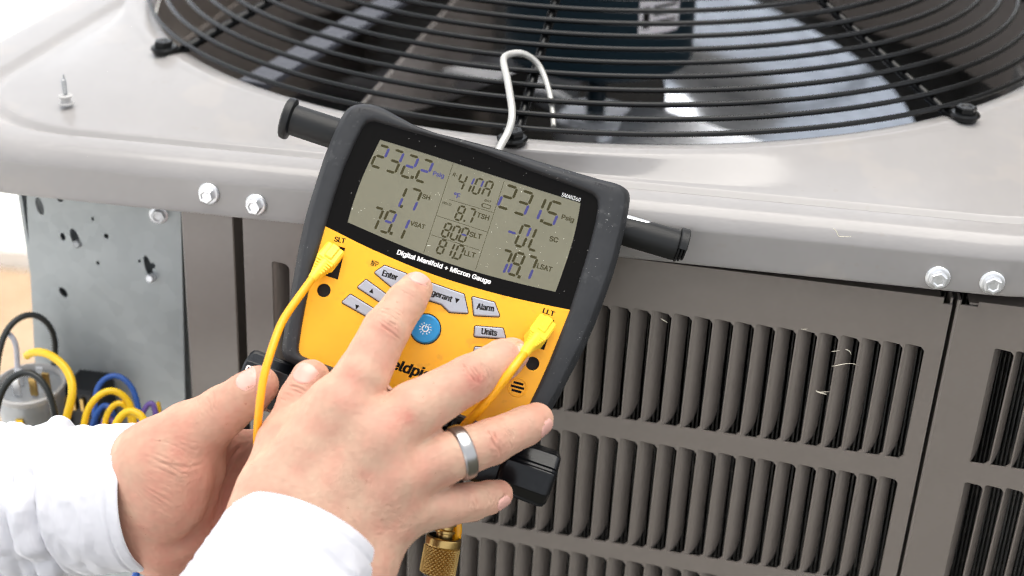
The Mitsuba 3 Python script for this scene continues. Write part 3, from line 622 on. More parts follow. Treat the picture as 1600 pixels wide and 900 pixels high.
text(MGK + '__faceplate__lettering', 'AUTO', (-35.33,-14.61), (-32.02,-14.72), INK, 0.26, True, 1.2)
text(MGK + '__faceplate__lettering', 'OFF', (-35.19,-15.91), (-32.51,-15.92), INK, 0.26, True, 1.2)
text(MGK + '__faceplate__lettering', 'Fieldpiece', (-17.52,-56.31), (12.15,-55.77), INK, 0.26, True, 4.5, 0.16)
text(bkey['enter'] + '__lettering', 'Enter', (-28.89,-18.76), (-22.05,-18.76), INK, 1.27, True, 2.6)
text(bkey['refrigerant'] + '__lettering', 'Refrigerant', (-12.45,-19.93), (3.71,-20.3), INK, 1.27, True, 2.5)
text(bkey['alarm'] + '__lettering', 'Alarm', (15.28,-19.78), (22.74,-18.53), INK, 1.27, True, 2.6)
text(bkey['units'] + '__lettering', 'Units', (20.72,-29.6), (27.42,-28.3), INK, 1.27, True, 2.6)

def tri(key, c, r, up):
    c = np.array(c); s = 1 if up else -1
    a = math.radians(2)
    gput(key, flat(Polygon([c + r * np.array([0, s * 1.0]), c + r * np.array([-0.8 * s, -0.7 * s]), c + r * np.array([0.8 * s, -0.7 * s])]), 1.26, 1.32), INK, False)
tri(bkey['up'] + '__lettering', (-31.01,-26.62), 1.25, True)
tri(bkey['down'] + '__lettering', (-34.91,-35.33), 1.25, False)
tri(bkey['refrigerant'] + '__lettering', (5.95,-18.97), 1.35, False)

# display segments
SEGS = {'0': 'abcdef', '1': 'bc', '2': 'abged', '3': 'abgcd', '4': 'fgbc', '5': 'afgcd', '7': 'abc', '8': 'abcdefg', '9': 'abcdfg', 'L': 'def', 'A': 'abcefg', '-': 'g'}
dark_p, blue_p = [], []
def digit(ch, c, h, wd, blue='', slant=0.085, t=None):
    t = t or h * 0.115
    X, Y = wd / 2, h / 2
    g = t * 0.16
    def bar(p, q):
        p, q = np.array(p), np.array(q); d = (q - p) / np.linalg.norm(q - p); e = np.array([-d[1], d[0]]); p2, q2 = p + d * g, q - d * g
        return [p2, p2 + d * t * .5 + e * t * .5, q2 - d * t * .5 + e * t * .5, q2, q2 - d * t * .5 - e * t * .5, p2 + d * t * .5 - e * t * .5]
    S = dict(a=bar((-X, Y), (X, Y)), b=bar((X, Y), (X, 0)), c=bar((X, 0), (X, -Y)), d=bar((-X, -Y), (X, -Y)), e=bar((-X, 0), (-X, -Y)), f=bar((-X, Y), (-X, 0)), g=bar((-X, 0), (X, 0)))
    if ch == '.':
        S = {'g': [(-t * .6, -t * .6), (t * .6, -t * .6), (t * .6, t * .6), (-t * .6, t * .6)]}
    ca, sa = math.cos(math.radians(0.0)), math.sin(0.0)
    for s in ('g' if ch == '.' else SEGS[ch]):
        q = np.array(S[s]); q = np.c_[q[:, 0] + slant * q[:, 1], q[:, 1]] + np.array(c)
        (blue_p if s in blue else dark_p).append(Polygon(q))
big = dict(h=10.2, wd=4.6)
for ch, c, b in (('2', (-46.58,31.5), 'b'), ('3', (-39.7,31.5), 'b'), ('2', (-32.77,31.37), 'bg'), ('2', (-25.94,31.51), 'bg')):
    digit(ch, c, 10.0, 4.3, b)
digit('.', (-30.15,27.09), 10.2, 4.6)
for ch, c, b in (('1', (-33.45,17.24), 'c'), ('7', (-26.72,17.66), 'c')):
    digit(ch, c, 9.6, 4.4, b)
digit('.', (-30.61,13.21), 9.6, 4)
for ch, c, b in (('7', (-39.96,4.56), ''), ('9', (-33.96,4.88), 'bg'), ('1', (-27.59,4.12), 'b')):
    digit(ch, c, 9.8, 3.8, b)
digit('.', (-31.12,0.41), 10, 4)
for ch, c, b in (('4', (-8.75,32.05), ''), ('1', (-5.47,32.07), 'b'), ('0', (-1.24,32.41), 'b'), ('A', (3.3,32.7), '')):
    digit(ch, c, 7.0, 2.8, b, t=0.86)
for ch, c, b in (('8', (-4.9,18.52), ''), ('7', (-0.23,18.86), '')):
    digit(ch, c, 6.4, 2.7, b, t=0.86)
digit('.', (-2.08,15.84), 6.4, 2.7)
for ch, c, b in (('8', (-8.19,9.46), ''), ('0', (-4.15,9.44), ''), ('8', (-0.25,9.82), 'g')):
    digit(ch, c, 6.2, 2.7, b, t=0.86)
digit('.', (-1.65,6.81), 6.4, 2.7)
for ch, c, b in (('8', (-8.01,1.71), ''), ('1', (-4.48,1.83), ''), ('0', (0,1.8), '')):
    digit(ch, c, 6.2, 2.7, b, t=0.86)
digit('.', (-1.93,-1.38), 6.4, 2.7)
for ch, c, b in (('2', (12.84,31.92), 'e'), ('3', (20.39,31.69), 'c'), ('1', (26.42,31.57), 'c'), ('5', (33.97,31.34), 'c')):
    digit(ch, c, 10.4, 4.9, b)
digit('.', (30.57,26.6), 10.4, 4.9)
digit('-', (19.61,17.56), 9.5, 4.2, 'g')
for ch, c, b in (('0', (24.68,17.58), 'b'), ('L', (30.87,17.81), '')):
    digit(ch, c, 9.8, 3.6, b)
for ch, c, b in (('7', (20.12,4.07), 'c'), ('8', (25.86,4.75), 'e'), ('7', (31.6,4.99), 'c')):
    digit(ch, c, 10.2, 3.9, b)
digit('.', (28.7,-0.3), 10.4, 4.9)
for a, b in (((-14.87,38.81), (-14.69,-3.33)), ((9.21,38.44), (9.44,-3.34)), ((-11.41,22.86), (9.03,23.42)), ((-14.69,14.24), (9.63,14.28)), ((-14.28,5.35), (8.61,5.53))):
    dark_p.append(LineString([a, b]).buffer(0.11, cap_style=2))
bt = np.array((5.17,25.16)); dark_p.append(LineString([bt + [-1.8, -0.8], bt + [-1.8, 0.8], bt + [1.8, 0.8], bt + [1.8, -0.8], bt + [-1.8, -0.8]]).buffer(0.16)); dark_p.append(LineString([bt + [-2.2, -0.3], bt + [-2.2, 0.3]]).buffer(0.16))
gput(MGK + '__display__segment', cat([flat(p, -0.33, -0.26) for p in dark_p]), SEG, False, label='dark digits 232.2, 231.5 and smaller readings')
gput(MGK + '__display__segment', cat([flat(p, -0.33, -0.26) for p in blue_p]), SEGB, False, label='violet blue parts of the digits')
for s, a, b, h, m in (('Psig', (-21.84,30.9), (-16.85,31.19), 1.9, SEGB), ('SH', (-23.18,19.58), (-19.67,19.83), 2.0, SEG), ('VSAT', (-24.37,6.54), (-17.74,6.77), 2.0, SEG), ('R-', (-13.39,33.39), (-11.23,33.2), 1.6, SEG), ('°F', (-10.11,24.35), (-7.32,24.51), 2.3, SEGB),
                      ('HOLD', (-13.79,20.11), (-9.84,20.36), 1.1, SEG), ('TSH', (2.51,19.16), (7.99,19.3), 2.2, SEG), ('SLT', (2.08,9.99), (7.51,10.27), 2.2, SEG), ('LLT', (2.42,1.25), (7.53,1.58), 2.2, SEG), ('Psig', (38.51,30.27), (44.13,30.46), 2.0, SEG), ('SC', (36.41,19.18), (40.18,19.52), 2.2, SEG), ('LSAT', (34.88,5.92), (41.65,6.19), 2.2, SEG), ('BAT', (3.65,27.07), (6.62,27.15), 0.9, SEG)):
    text(MGK + '__display__lettering', s, a, b, m, -0.33, True, h)

# body behind, side handles, hook, valves
def gaxis(u0, u1):
    a, b = np.array(u0), np.array(u1); return a, (b - a) / np.linalg.norm(b - a), np.linalg.norm(b - a)
a, d, Lh = gaxis((-67.05,38.25,-21), (-95.53,38.23,-21))
gput(MGK + '__handle', lathe([(7.4, -6), (7.2, Lh - 3.2), (7.6, Lh - 3), (9.6, Lh - 2.4), (9.9, Lh - 1.2), (9.6, Lh + 0.6), (8.4, Lh + 1.3), (1, Lh + 1.4)], 40, a, d), HANDLE, 35, label='black cable handle at the upper left of the gauge')
a, d, Lh = gaxis((64.84,37.38,-21), (95.85,38.23,-21))
def cutring(r, h, cut):
    z = d; x = np.cross(z, [0, 0, 1.0]); x /= np.linalg.norm(x); y = np.cross(z, x); t_ = np.arange(48) * 2 * np.pi / 48
    rad = (np.cos(t_)[:, None] * x + np.sin(t_)[:, None] * y) * r
    return a + rad + z * (h + cut * np.clip((rad @ np.array([-d[1], d[0], 0]) + 1.0) / 8.0, 0, 1)[:, None])
gput(MGK + '__handle', loft([cutring(6.2, -4, 0), cutring(6.9, 1.5, 13.0), cutring(7.2, 2.5, 13.0), cutring(7.2, Lh - 3.5, 0), cutring(7.0, Lh - 2.6, 0)]), HANDLE, 35, label='black cable handle at the right of the gauge, cut back to a pin')
def arcflange(r0, r1, h0, h1, a0, a1):
    z = d; x = np.array([-d[1], d[0], 0]); y = np.cross(z, x); t_ = np.linspace(math.radians(a0), math.radians(a1), 28)
    q = lambda r, h: a + (np.cos(t_)[:, None] * x + np.sin(t_)[:, None] * y) * r + z * h
    rings = [q(r0, h0), q(r1 - 0.4, h0), q(r1, h0 + 0.4), q(r1, h1 - 0.4), q(r1 - 0.4, h1), q(r0, h1), q(r0, h0)]
    pts = np.array(rings); m = loft([pts[:, i] for i in range(pts.shape[1])]); return m
gput(MGK + '__handle__flange', cat([arcflange(2.0, 8.8, Lh - 2.4, Lh + 1.6, -105, 105)]), HANDLE, 35)
for i, (h0, r_) in enumerate(((-2.2, 7.6), (-0.7, 7.0), (0.8, 6.2))):
    gput(MGK + '__handle__rib', arcflange(1.5, r_, Lh + h0, Lh + h0 + 0.9, 108, 252), HANDLE, 35)
gput(MGK + '__handle__pin', lathe([(2.3, -6), (2.3, 12), (1.9, 13)], 16, a + np.array([0.6, 4.6, 2.0]), d), ZINC, 35, label='bright metal pin beside the right handle')
hook = [(-0.0605,0.0011,0.9374), (-0.0587,0.0084,0.9465), (-0.057,0.0152,0.9501), (-0.0562,0.0198,0.9543), (-0.0572,0.0261,0.9579), (-0.0599,0.0345,0.962), (-0.0642,0.0475,0.9665), (-0.0682,0.0588,0.9699), (-0.0692,0.065,0.9713), (-0.0676,0.0701,0.9715), (-0.0632,0.0752,0.971), (-0.0584,0.0782,0.9684), (-0.0541,0.0792,0.9644), (-0.0504,0.0763,0.9597), (-0.0469,0.0707,0.9543), (-0.0438,0.0637,0.9484), (-0.0409,0.0535,0.9409)]
put(MGK + '__hook', tube(hook, [0.0019, 0.0019, 0.0019, 0.0018, 0.0015, 0.0014], 12, 120), HOOKM, 50, label='white hook bent over the grille wires')
# valve block under the boot and its two knobs
a, d, Lb = gaxis((-56.83,-81.33,-18), (52.97,-83.32,-18))
blk = loft([np.array([a + d * s + np.array([-d[1], d[0], 0]) * p + np.array([0, 0, q]) for p, q in ((-8, -8), (8, -8), (9.5, -4), (9.5, 6), (8, 8), (-8, 8), (-9.5, 6), (-9.5, -4))]) for s in (0, 1, Lb - 1, Lb)])
gput(MGK + '__valve_block', blk, KNOB, 25)
nx = np.array([-d[1], d[0], 0])
gput(MGK + '__valve_block__neck', cat([lathe([(8, 0), (8, 16), (5, 16.2)], 24, a + d * (Lb * q) + nx * 4 + np.array([0, 0, -6]), nx) for q in (0.25, 0.5, 0.75)]), KNOB, 35)
def knob(key, o, ax, L_, r, label):
    th_ = np.arange(192) * 2 * np.pi / 192
    z = np.asarray(ax) / np.linalg.norm(ax); x = np.cross(z, [0, 0, 1.0]); x /= np.linalg.norm(x); y = np.cross(z, x)
    lob = np.cos(np.pi / 8) / np.cos(((th_ + 0.2) % (np.pi / 4)) - np.pi / 8) * 1.03 - 0.07 * (np.cos(4 * (th_ + 0.2) + 0.6) > 0.94)
    def rg(k, h, l=1.0):
        return np.asarray(o) + (np.cos(th_)[:, None] * x + np.sin(th_)[:, None] * y) * (r * k * (1 + (lob - 1) * l))[:, None] + z * h
    gput(key, loft([rg(0.80, 0, 0), rg(0.90, 0.6, 0.5), rg(0.97, 1.6), rg(1.0, 3), rg(1.03, L_ - 3.0), rg(0.99, L_ - 1.2), rg(0.86, L_, 0.7), rg(0.62, L_ + 0.2, 0), rg(0.58, L_ - 0.6, 0)]), KNOB, 32, label)
knob(MGK + '__knob', (46.64,-80.78,-16), d, 25.0, 12.6, 'black fluted valve knob at the lower right')
knob(MGK + '__knob', (-50.52,-79.88,-17), -d, 25.0, 12.0, 'black fluted valve knob under the left thumb')
gput(MGK + '__knob_001__collar', lathe([(9.0, -1), (10.5, 0), (10.5, 3.2), (9.4, 4)], 32, np.array((-49.24,-80.07,-17)) + d * 0.0, d), HANDLE, 35)
text(MGK + '__knob_001__lettering', 'CK', (-72.97,-78.12,-5)[:2], (-68.69,-77.61,-5)[:2], WHITE, -4.4, True, 3.6)

# ------------------------------------------------------------------ probe cables
def oriented(o, d, up, pts):
    o, d, up = (np.asarray(q, float) for q in (o, d, up)); d = d / np.linalg.norm(d); s = np.cross(up, d); s /= np.linalg.norm(s); u = np.cross(d, s)
    return np.array([o + s * p[0] + u * p[1] + d * p[2] for p in pts])
def obox(o, d, up, lo, hi, bev=0.6):
    m = box(lo, hi, bev); m.vertices = oriented(o, d, up, m.vertices); return m
def cable(key, label, sock, neck, path, r=1.75):
    thing(key, label, 'cable')
    s, n_ = np.array(sock), np.array(neck); d = n_ - s; L_ = np.linalg.norm(d)
    up = np.array([0, 0, 1.0])
    gput(key + '__plug', cat([obox(s, d, up, (-4.5, -4.5, -1.8), (4.5, 3.4, L_ * 0.50), 0.8), obox(s, d, up, (-2.0, 2.8, -1.4), (2.0, 4.4, L_ * 0.40), 0.5)]), PLUG, 25)
    ribs = [obox(s, d, up, (-4.1 + 0.38 * i, -3.0 + 0.2 * i, L_ * 0.50 + 1.35 * i - 0.2), (4.1 - 0.38 * i, 3.0 - 0.22 * i, L_ * 0.50 + 1.35 * i + 0.75), 0.3) for i in range(5)]
    core = lathe([(3.2, L_ * 0.46), (2.5, L_ * 0.5 + 5), (r + 0.3, L_ + 1.0), (r, L_ + 2)], 20, s, d)
    gput(key + '__strain_relief', cat(ribs + [core]), PLUG, 30)
    gput(key + '__lead', tube([n_ - d * 0.05, n_ + d * 0.06] + [np.array(p) for p in path], r, 14, 110), CABLE, 60)
cable('probe_cable', 'yellow cable plugged into the left side of the gauge, looping down past the thumb', (-52.38,-15.6,1.5), (-55.99,-28.53,9),
      [(-59.31,-41.74,14), (-61.42,-52.53,18), (-61.01,-64.08,23), (-59.97,-76.56,26), (-57.71,-89.88,24), (-56.41,-100.93,14), (-53.08,-114.65,2), (-47.07,-130.97,-10), (-34.74,-154.08,-16)])
cable('probe_cable_001', 'yellow cable plugged into the right side of the gauge, running over a fingertip', (46,-17.28,2), (41.22,-31.94,19),
      [(38.89,-38.62,25), (36.52,-45.37,26), (33.52,-53.39,23), (30.85,-59.94,19), (27.8,-66.39,15), (25.06,-73.16,8), (23.36,-82.8,-4), (24.95,-94.59,-14), (31.69,-106.18,-19), (37.29,-114.03,-20), (38.79,-125.12,-22), (44.71,-150.65,-26)], 1.95)

# ------------------------------------------------------------------ brass coupling hanging under the valve block
BC = thing('hose_coupling', 'brass hose coupling with knurled nut hanging below the gauge', 'coupling')
o = np.array((31.99,-112.41,-16)); e = np.array((36.34,-145.03,-20)); ax = (e - o) / np.linalg.norm(e - o); Lc = np.linalg.norm(e - o)
gput(BC + '__tube', cat([lathe([(3.4, -14), (3.4, 0), (4.6, 0.5), (4.6, 2.2), (3.6, 2.8), (3.6, 4.0), (4.6, 4.6), (4.6, 5.6), (3.8, 6.0), (3.8, 10)], 32, o, ax)]), BRASS, 35)
sd = np.array([-0.75, 0.25, 0.62])
gput(BC + '__side_port', lathe([(2.6, 0), (2.6, 4.4), (3.1, 4.8), (3.1, 6.4), (2.3, 6.9), (1.6, 6.6), (1.5, 4.0)], 24, o + ax * 1.5, sd), BRASS, 35)
gput(BC + '__side_port__bore', lathe([(1.55, 4.6), (1.55, 5.2)], 16, o + ax * 1.5, sd), PORT, 35)
nu, nv = 44, 30
rows = []
z = ax; x = np.cross(z, [0, 0, 1.0]); x /= np.linalg.norm(x); y = np.cross(z, x)
thk = np.arange(nu * 4) * 2 * np.pi / (nu * 4)
for i in range(nv * 3 + 1):
    h = 11.8 + i * 13.0 / (nv * 3)
    ph = (h - 11.8) * 1.7
    kn = np.abs(np.sin(13 * thk + ph)) * np.abs(np.sin(13 * thk - ph))
    edge = min(1.0, i / 3, (nv * 3 - i) / 3)
    rr_ = 7.2 + 1.15 * np.sqrt(kn) * edge
    rows.append(o + (np.cos(thk)[:, None] * x + np.sin(thk)[:, None] * y) * rr_[:, None] + z * h)
gput(BC + '__knurled_nut', loft(rows), BRASS, 30)
gput(BC + '__collar', lathe([(6.9, 7.6), (7.9, 8.0), (8.1, 8.6), (8.1, 11.2), (7.6, 11.9)], 48, o, ax, caps=False), BRASS, 35)
gput(BC + '__collar__lip', lathe([(6.9, 7.6), (6.6, 9.6), (3.8, 9.7)], 48, o, ax, caps=False), PORT, 35)
gput(BC + '__hose_end', lathe([(7.2, 24.6), (7.0, 25.4), (6.0, 25.8), (5.6, 44)], 32, o, ax), HANDLE, 35)

# ------------------------------------------------------------------ the technician: hands, ring, sleeves (gauge frame, millimetres)
PN = thing('person', 'technician in white long sleeves pressing the gauge keys, only hands and cuffs visible', 'person')

class Skin:
    """signed distance of tapered bones, each finger joined smoothly to the palm"""
    def __init__(self, palm, fingers, kp=9.0, kf=7.0):
        self.palm, self.fingers, self.kp, self.kf = palm, fingers, kp, kf
    @staticmethod
    def bone(P, a, b):
        a, ra, b, rb = np.array(a[:3], float), a[3], np.array(b[:3], float), b[3]
        ba = b - a; h = np.clip(((P - a) @ ba) / (ba @ ba), 0, 1)
        return np.linalg.norm(P - a - h[:, None] * ba, axis=1) - (ra + (rb - ra) * h)
    @staticmethod
    def smin(a, b, k):
        h = np.maximum(k - np.abs(a - b), 0) / k
        return np.minimum(a, b) - h * h * h * k / 6
    def __call__(self, P):
        d = None
        for a, b in self.palm:
            q = self.bone(P, a, b); d = q if d is None else self.smin(d, q, self.kp)
        out = d
        for ch in self.fingers:
            f = None
            for a, b in zip(ch[:-1], ch[1:]):
                q = self.bone(P, a, b); f = q if f is None else self.smin(f, q, 2.5)
            out = self.smin(out, self.smin(d, f, self.kf), 1.2)
        return out
    def grad(self, P, e=0.25):
        g = np.stack([self(P + np.eye(3)[k] * e) - self(P - np.eye(3)[k] * e) for k in range(3)], 1)
        return g / np.maximum(np.linalg.norm(g, axis=1, keepdims=True), 1e-9)
    def mesh(self, edge, sub=2):
        pts = np.array([p for ab in self.palm for p in ab] + [p for c in self.fingers for p in c])
        lo = (pts[:, :3] - pts[:, 3:4]).min(0) - 4; hi = (pts[:, :3] + pts[:, 3:4]).max(0) + 4
        st = edge * 0.9; ax = [np.arange(lo[k], hi[k] + st, st) for k in range(3)]
        sh = [len(q) for q in ax]
        Pg = np.stack(np.meshgrid(*ax, indexing='ij'), -1).reshape(-1, 3)
        V = np.concatenate([self(c) for c in np.array_split(Pg, 40)]).reshape(sh)
        Vl, n0, n1 = V.ravel().tolist(), sh[1] * sh[2], sh[2]
        l0, l1, l2 = lo
        def f(x, y, z):
            u, v_, w_ = (x - l0) / st, (y - l1) / st, (z - l2) / st
            i, j, k = min(max(int(u), 0), sh[0] - 2), min(max(int(v_), 0), sh[1] - 2), min(max(int(w_), 0), sh[2] - 2)
            u -= i; v_ -= j; w_ -= k; b = i * n0 + j * n1 + k
            c00 = Vl[b] + (Vl[b + 1] - Vl[b]) * w_; c01 = Vl[b + n1] + (Vl[b + n1 + 1] - Vl[b + n1]) * w_
            b += n0
            c10 = Vl[b] + (Vl[b + 1] - Vl[b]) * w_; c11 = Vl[b + n1] + (Vl[b + n1 + 1] - Vl[b + n1]) * w_
            c0 = c00 + (c01 - c00) * v_; c1 = c10 + (c11 - c10) * v_
            return -(c0 + (c1 - c0) * u)
        M = manifold3d.Manifold.level_set(f, [*(lo + 1), *(hi - 1)], edge).to_mesh()
        m = trimesh.Trimesh(M.vert_properties[:, :3], M.tri_verts, process=True)
        m = trimesh.graph.split(m, only_watertight=False) if False else m
        v, fc = np.array(m.vertices), np.array(m.faces)
        for i in range(sub + 1):
            if i:
                v, fc = trimesh.remesh.subdivide(v, fc)
            for _ in range(2 if i < sub else 1):
                v = v - self.grad(v) * self(v)[:, None]
        return trimesh.Trimesh(v, fc, process=False)

def groove(v, n, lines):
    """folds of the skin: each line is (points, width, depth); the surface sinks along it, less towards its ends, and swells a little beside it"""
    disp = np.zeros(len(v))
    for pts, wd, dp in lines:
        p = spline(pts, 24) if len(pts) > 2 else np.linspace(pts[0], pts[1], 12)
        p = p + (meshkit.noise(p * 0.35 + 11.3)[:, None] - 0.5) * 1.0
        box_ = np.where(((v > p.min(0) - 9) & (v < p.max(0) + 9)).all(1))[0]
        if not len(box_): continue
        V, v = v, v[box_]
        d, wt = np.full(len(v), 1e9), np.zeros(len(v)); k = len(p) - 1
        for i, (a, b) in enumerate(zip(p[:-1], p[1:])):
            near = np.where(np.abs(v - (a + b) / 2).max(1) < 7 * wd + np.linalg.norm(b - a))[0]
            if not len(near): continue
            ba = b - a; h = np.clip(((v[near] - a) @ ba) / max(ba @ ba, 1e-9), 0, 1)
            q = np.linalg.norm(v[near] - a - h[:, None] * ba, axis=1); c = q < d[near]
            d[near[c]] = q[c]; wt[near[c]] = np.clip(np.sin(np.pi * (i + h[c]) / k) * 1.7, 0, 1)
        v = V; disp[box_] += wt * (-dp * np.exp(-(d / wd) ** 2) + 0.32 * dp * np.exp(-((d - 2.2 * wd) / (1.1 * wd)) ** 2))
    return disp

BASE = np.array([0.520, 0.308, 0.222])
def skin_colour(v, red, base=BASE, pale=()):
    c = np.tile(base, (len(v), 1))
    m = meshkit.fbm(v * 0.06, 3, 5)[:, None]; f = meshkit.fbm(v * 0.45, 3, 9)[:, None]
    c = c * (0.89 + 0.22 * m) * (0.92 + 0.16 * f)
    c = c * (1 + (meshkit.fbm(v * 0.16 + 40, 3, 2)[:, None] - 0.5) * np.array([0.04, -0.34, -0.30]))
    for p, r, s in red:
        d = np.linalg.norm(v - np.array(p), axis=1); e = 0.6 + 0.8 * meshkit.fbm(v * 0.5 + 3, 2, 4)
        k = np.clip(np.exp(-(d / r) ** 2) * e * s * 1.05, 0, 0.8)[:, None]
        c = c * (1 - k) + np.array([0.52, 0.170, 0.130]) * k
    sp = meshkit.noise(v * 0.9 + 70, 3) > 0.965
    c[sp] *= np.array([0.72, 0.55, 0.5])
    return c

def nail(S, key, tip, tdir, ndir, wid, length, back=0.0):
    """a nail plate laid on the fingertip: tdir towards the tip, ndir out of the nail"""
    tdir, ndir = np.array(tdir, float), np.array(ndir, float)
    tdir /= np.linalg.norm(tdir); ndir -= tdir * (ndir @ tdir); ndir /= np.linalg.norm(ndir); s = np.cross(ndir, tdir)
    nu_, nv_ = 15, 17
    uu, vv = np.meshgrid(np.linspace(-1, 1, nu_), np.linspace(0, 1, nv_), indexing='ij')
    ww = wid * np.where(vv < 0.3, 0.80 + 0.2 * np.sin(np.clip(vv / 0.3, 0, 1) * np.pi / 2), 1.0)
    yy = (vv - 1) * length + back - 0.22 * length * uu ** 2 * np.clip((vv - 0.4) / 0.6, 0, 1) ** 2 + 0.16 * length * uu ** 2 * np.clip((0.4 - vv) / 0.4, 0, 1)
    P0 = np.array(tip) + (s * (uu * ww)[..., None] + tdir * yy[..., None] + ndir * 14).reshape(-1, 3)
    P = P0.copy()
    for _ in range(40):
        P = P - ndir * np.clip(S(P), -2, 6)[:, None] * 0.7
    U, V = uu.ravel(), vv.ravel()
    off = 0.42 - 0.62 * np.abs(U) ** 6 - 0.75 * np.clip((0.12 - V) / 0.12, 0, 1) ** 2
    P = P + ndir * off[:, None]
    f = []
    for i in range(nu_ - 1):
        for j in range(nv_ - 1):
            a = i * nv_ + j; f += [[a, a + nv_, a + nv_ + 1], [a, a + nv_ + 1, a + 1]]
    m = trimesh.Trimesh(P, f, process=False)
    if (m.face_normals.mean(0) @ ndir) < 0: m.invert()
    edge = np.r_[[i * nv_ for i in range(nu_)]]
    gput(key, m, NAIL, 60)
    rim = [P[i * nv_] for i in range(nu_)]; sides = [[P[j] for j in range(nv_)], [P[(nu_ - 1) * nv_ + j] for j in range(nv_)]]
    return [(np.array(rim) - ndir * 0.2, 0.6, 0.45), (np.array(sides[0]), 0.5, 0.42), (np.array(sides[1]), 0.5, 0.42)]

def across(a, b, r, k, spread, wid=0.55, dep=0.32, nrm=(0, 0, 1)):
    """k fold lines across the back of a joint at a, the finger running towards b"""
    a, b = np.array(a[:3], float), np.array(b[:3], float); d = (b - a) / np.linalg.norm(b - a); n_ = np.array(nrm, float); n_ -= d * (n_ @ d); n_ /= np.linalg.norm(n_); s = np.cross(n_, d)
    out = []
    for i in range(k):
        t = (i - (k - 1) / 2) * spread + rng.uniform(-0.3, 0.3); L_ = rng.uniform(0.45, 0.75)
        q = rng.uniform(-0.2, 0.2); bow = (0.9 if t > 0 else -0.9) * (1 + abs(t) * 0.3)
        out.append(([a + d * (t + bow * (1 - (x / L_) ** 2) * 0.5) + s * r * 1.0 * math.sin(x + q) + n_ * r * math.cos(x + q) for x in np.linspace(-L_, L_, 7)], wid, dep * rng.uniform(0.6, 1.1)))
    return out

def J(p, r):
    return (*p, r)
# --- right hand
ix = [J((-23.89,-79.39,33), 13.0), J((-20.56,-63.82,32), 11.3), J((-17.92,-42.13,25), 9.9), J((-14.2,-27.39,16), 8.6), J((-12.45,-20.46,9.5), 7.5)]
md = [J((-5.97,-87.32,36), 13.0), J((4.73,-69.79,34), 12.0), J((22,-50.37,25), 10.0), J((33.18,-37.9,15.5), 8.7), J((36.24,-34.37,9.5), 7.4)]
rg = [J((4.58,-99.39,34), 12.5), J((21.62,-85.72,31), 10.7), J((39.19,-72.48,23), 9.5), J((50.88,-62.04,14.5), 8.4), J((54.94,-57.91,10), 7.5)]
pk = [J((10.87,-110.99,28), 12.0), J((28.08,-104.07,24), 9.0), J((39.17,-99.25,18), 7.9), J((45.7,-95.51,13), 7.0), J((49.29,-93.13,10), 6.2)]
tb = [J((-40.09,-119.16,24), 14.0), J((-42.03,-100.19,16), 12.2), J((-43.79,-81.38,12), 9.7), J((-42.97,-71.58,10.5), 8.7)]
wr = [J((-35.59,-133.55,36), 17), J((-18.98,-135.14,37), 18), J((-0.25,-138.36,32), 16)]
fa = [J((-34.18,-160.37,42), 18), J((-20.82,-161.4,42), 20), J((-6.21,-163.69,40), 18)]
cm = [J((-36.85,-121.03,34), 15.5), J((-23.28,-125.68,37), 16.5), J((-11.36,-129.08,35), 16.5), J((0.5,-131.24,30), 15.5)]
palm = [(cm[0], ix[0]), (cm[1], md[0]), (cm[2], rg[0]), (cm[3], pk[0]), (wr[0], cm[0]), (wr[1], cm[1]), (wr[2], cm[3]), (wr[1], cm[2]), (wr[0], wr[1]), (wr[1], wr[2]), (fa[0], wr[0]), (fa[1], wr[1]), (fa[2], wr[2]),
        (ix[0], md[0]), (md[0], rg[0]), (rg[0], pk[0]), (J((-16.32,-76.38,29), 9), J((-2.26,-79.62,30), 9)), (J((7.48,-85.35,30), 8.5), J((12.8,-91.5,28), 8.5)), (J((15.18,-96.4,26), 8), J((17.38,-103.42,23), 8)), (tb[0], cm[0]), (tb[0], tb[1]), (tb[1], ix[0])]
SR = Skin(palm, [ix, md, rg, pk, tb], 9.0, 6.0)
RH = PN + '__hand'
lines = []
lines += nail(SR, RH + '__fingernail', np.array(ix[4][:3]) + np.array([1.2, 6.4, 0]), np.array(ix[4][:3]) - ix[3][:3] + np.array([0, 0, 2]), (-0.05, 0.55, 0.9), 4.6, 8.0, -0.4)
lines += nail(SR, RH + '__fingernail', np.array(md[4][:3]) + np.array([5.2, 1.2, 0]), np.array(md[4][:3]) - md[3][:3] + np.array([0, 0, 3]), (0.15, 0.40, 0.9), 4.6, 8.0, 0.6)
lines += nail(SR, RH + '__fingernail', np.array(rg[4][:3]) + np.array([6.0, 0.6, 0]), np.array(rg[4][:3]) - rg[3][:3] + np.array([0, 0, 3]), (0.62, 0.10, 0.78), 4.6, 8.2, 0.4)
lines += nail(SR, RH + '__fingernail', np.array(pk[4][:3]) + np.array([5.0, 0, 0]), np.array(pk[4][:3]) - pk[3][:3] + np.array([0, 0, 3]), (0.50, -0.05, 0.86), 3.9, 6.6, 0.3)
lines += nail(SR, RH + '__fingernail', np.array(tb[3][:3]) + np.array([0.8, 7.4, 0]), np.array(tb[3][:3]) - tb[2][:3] + np.array([0, 0, 2.5]), (-0.32, 0.20, 0.92), 5.2, 9.0, -0.6)
for ch, r in ((ix, 9.9), (md, 10.0), (rg, 9.5), (pk, 7.9)):
    lines += across(ch[2], ch[3], r, 8, 1.45, 0.38, 0.62)
    lines += across(ch[3], ch[4], r * 0.86, 5, 1.2, 0.36, 0.42)
lines += across(tb[2], tb[3], 9.7, 6, 1.8, 0.42, 0.6, (-0.2, 0, 1))
m = SR.mesh(3.1, 2)
v = np.array(m.vertices); nr = SR.grad(v)
disp = groove(v, nr, lines)
disp += 0.35 * (meshkit.fbm(v * 0.07, 3, 3) - 0.5) + 0.30 * (meshkit.fbm(v * 0.55, 3, 6) - 0.5)
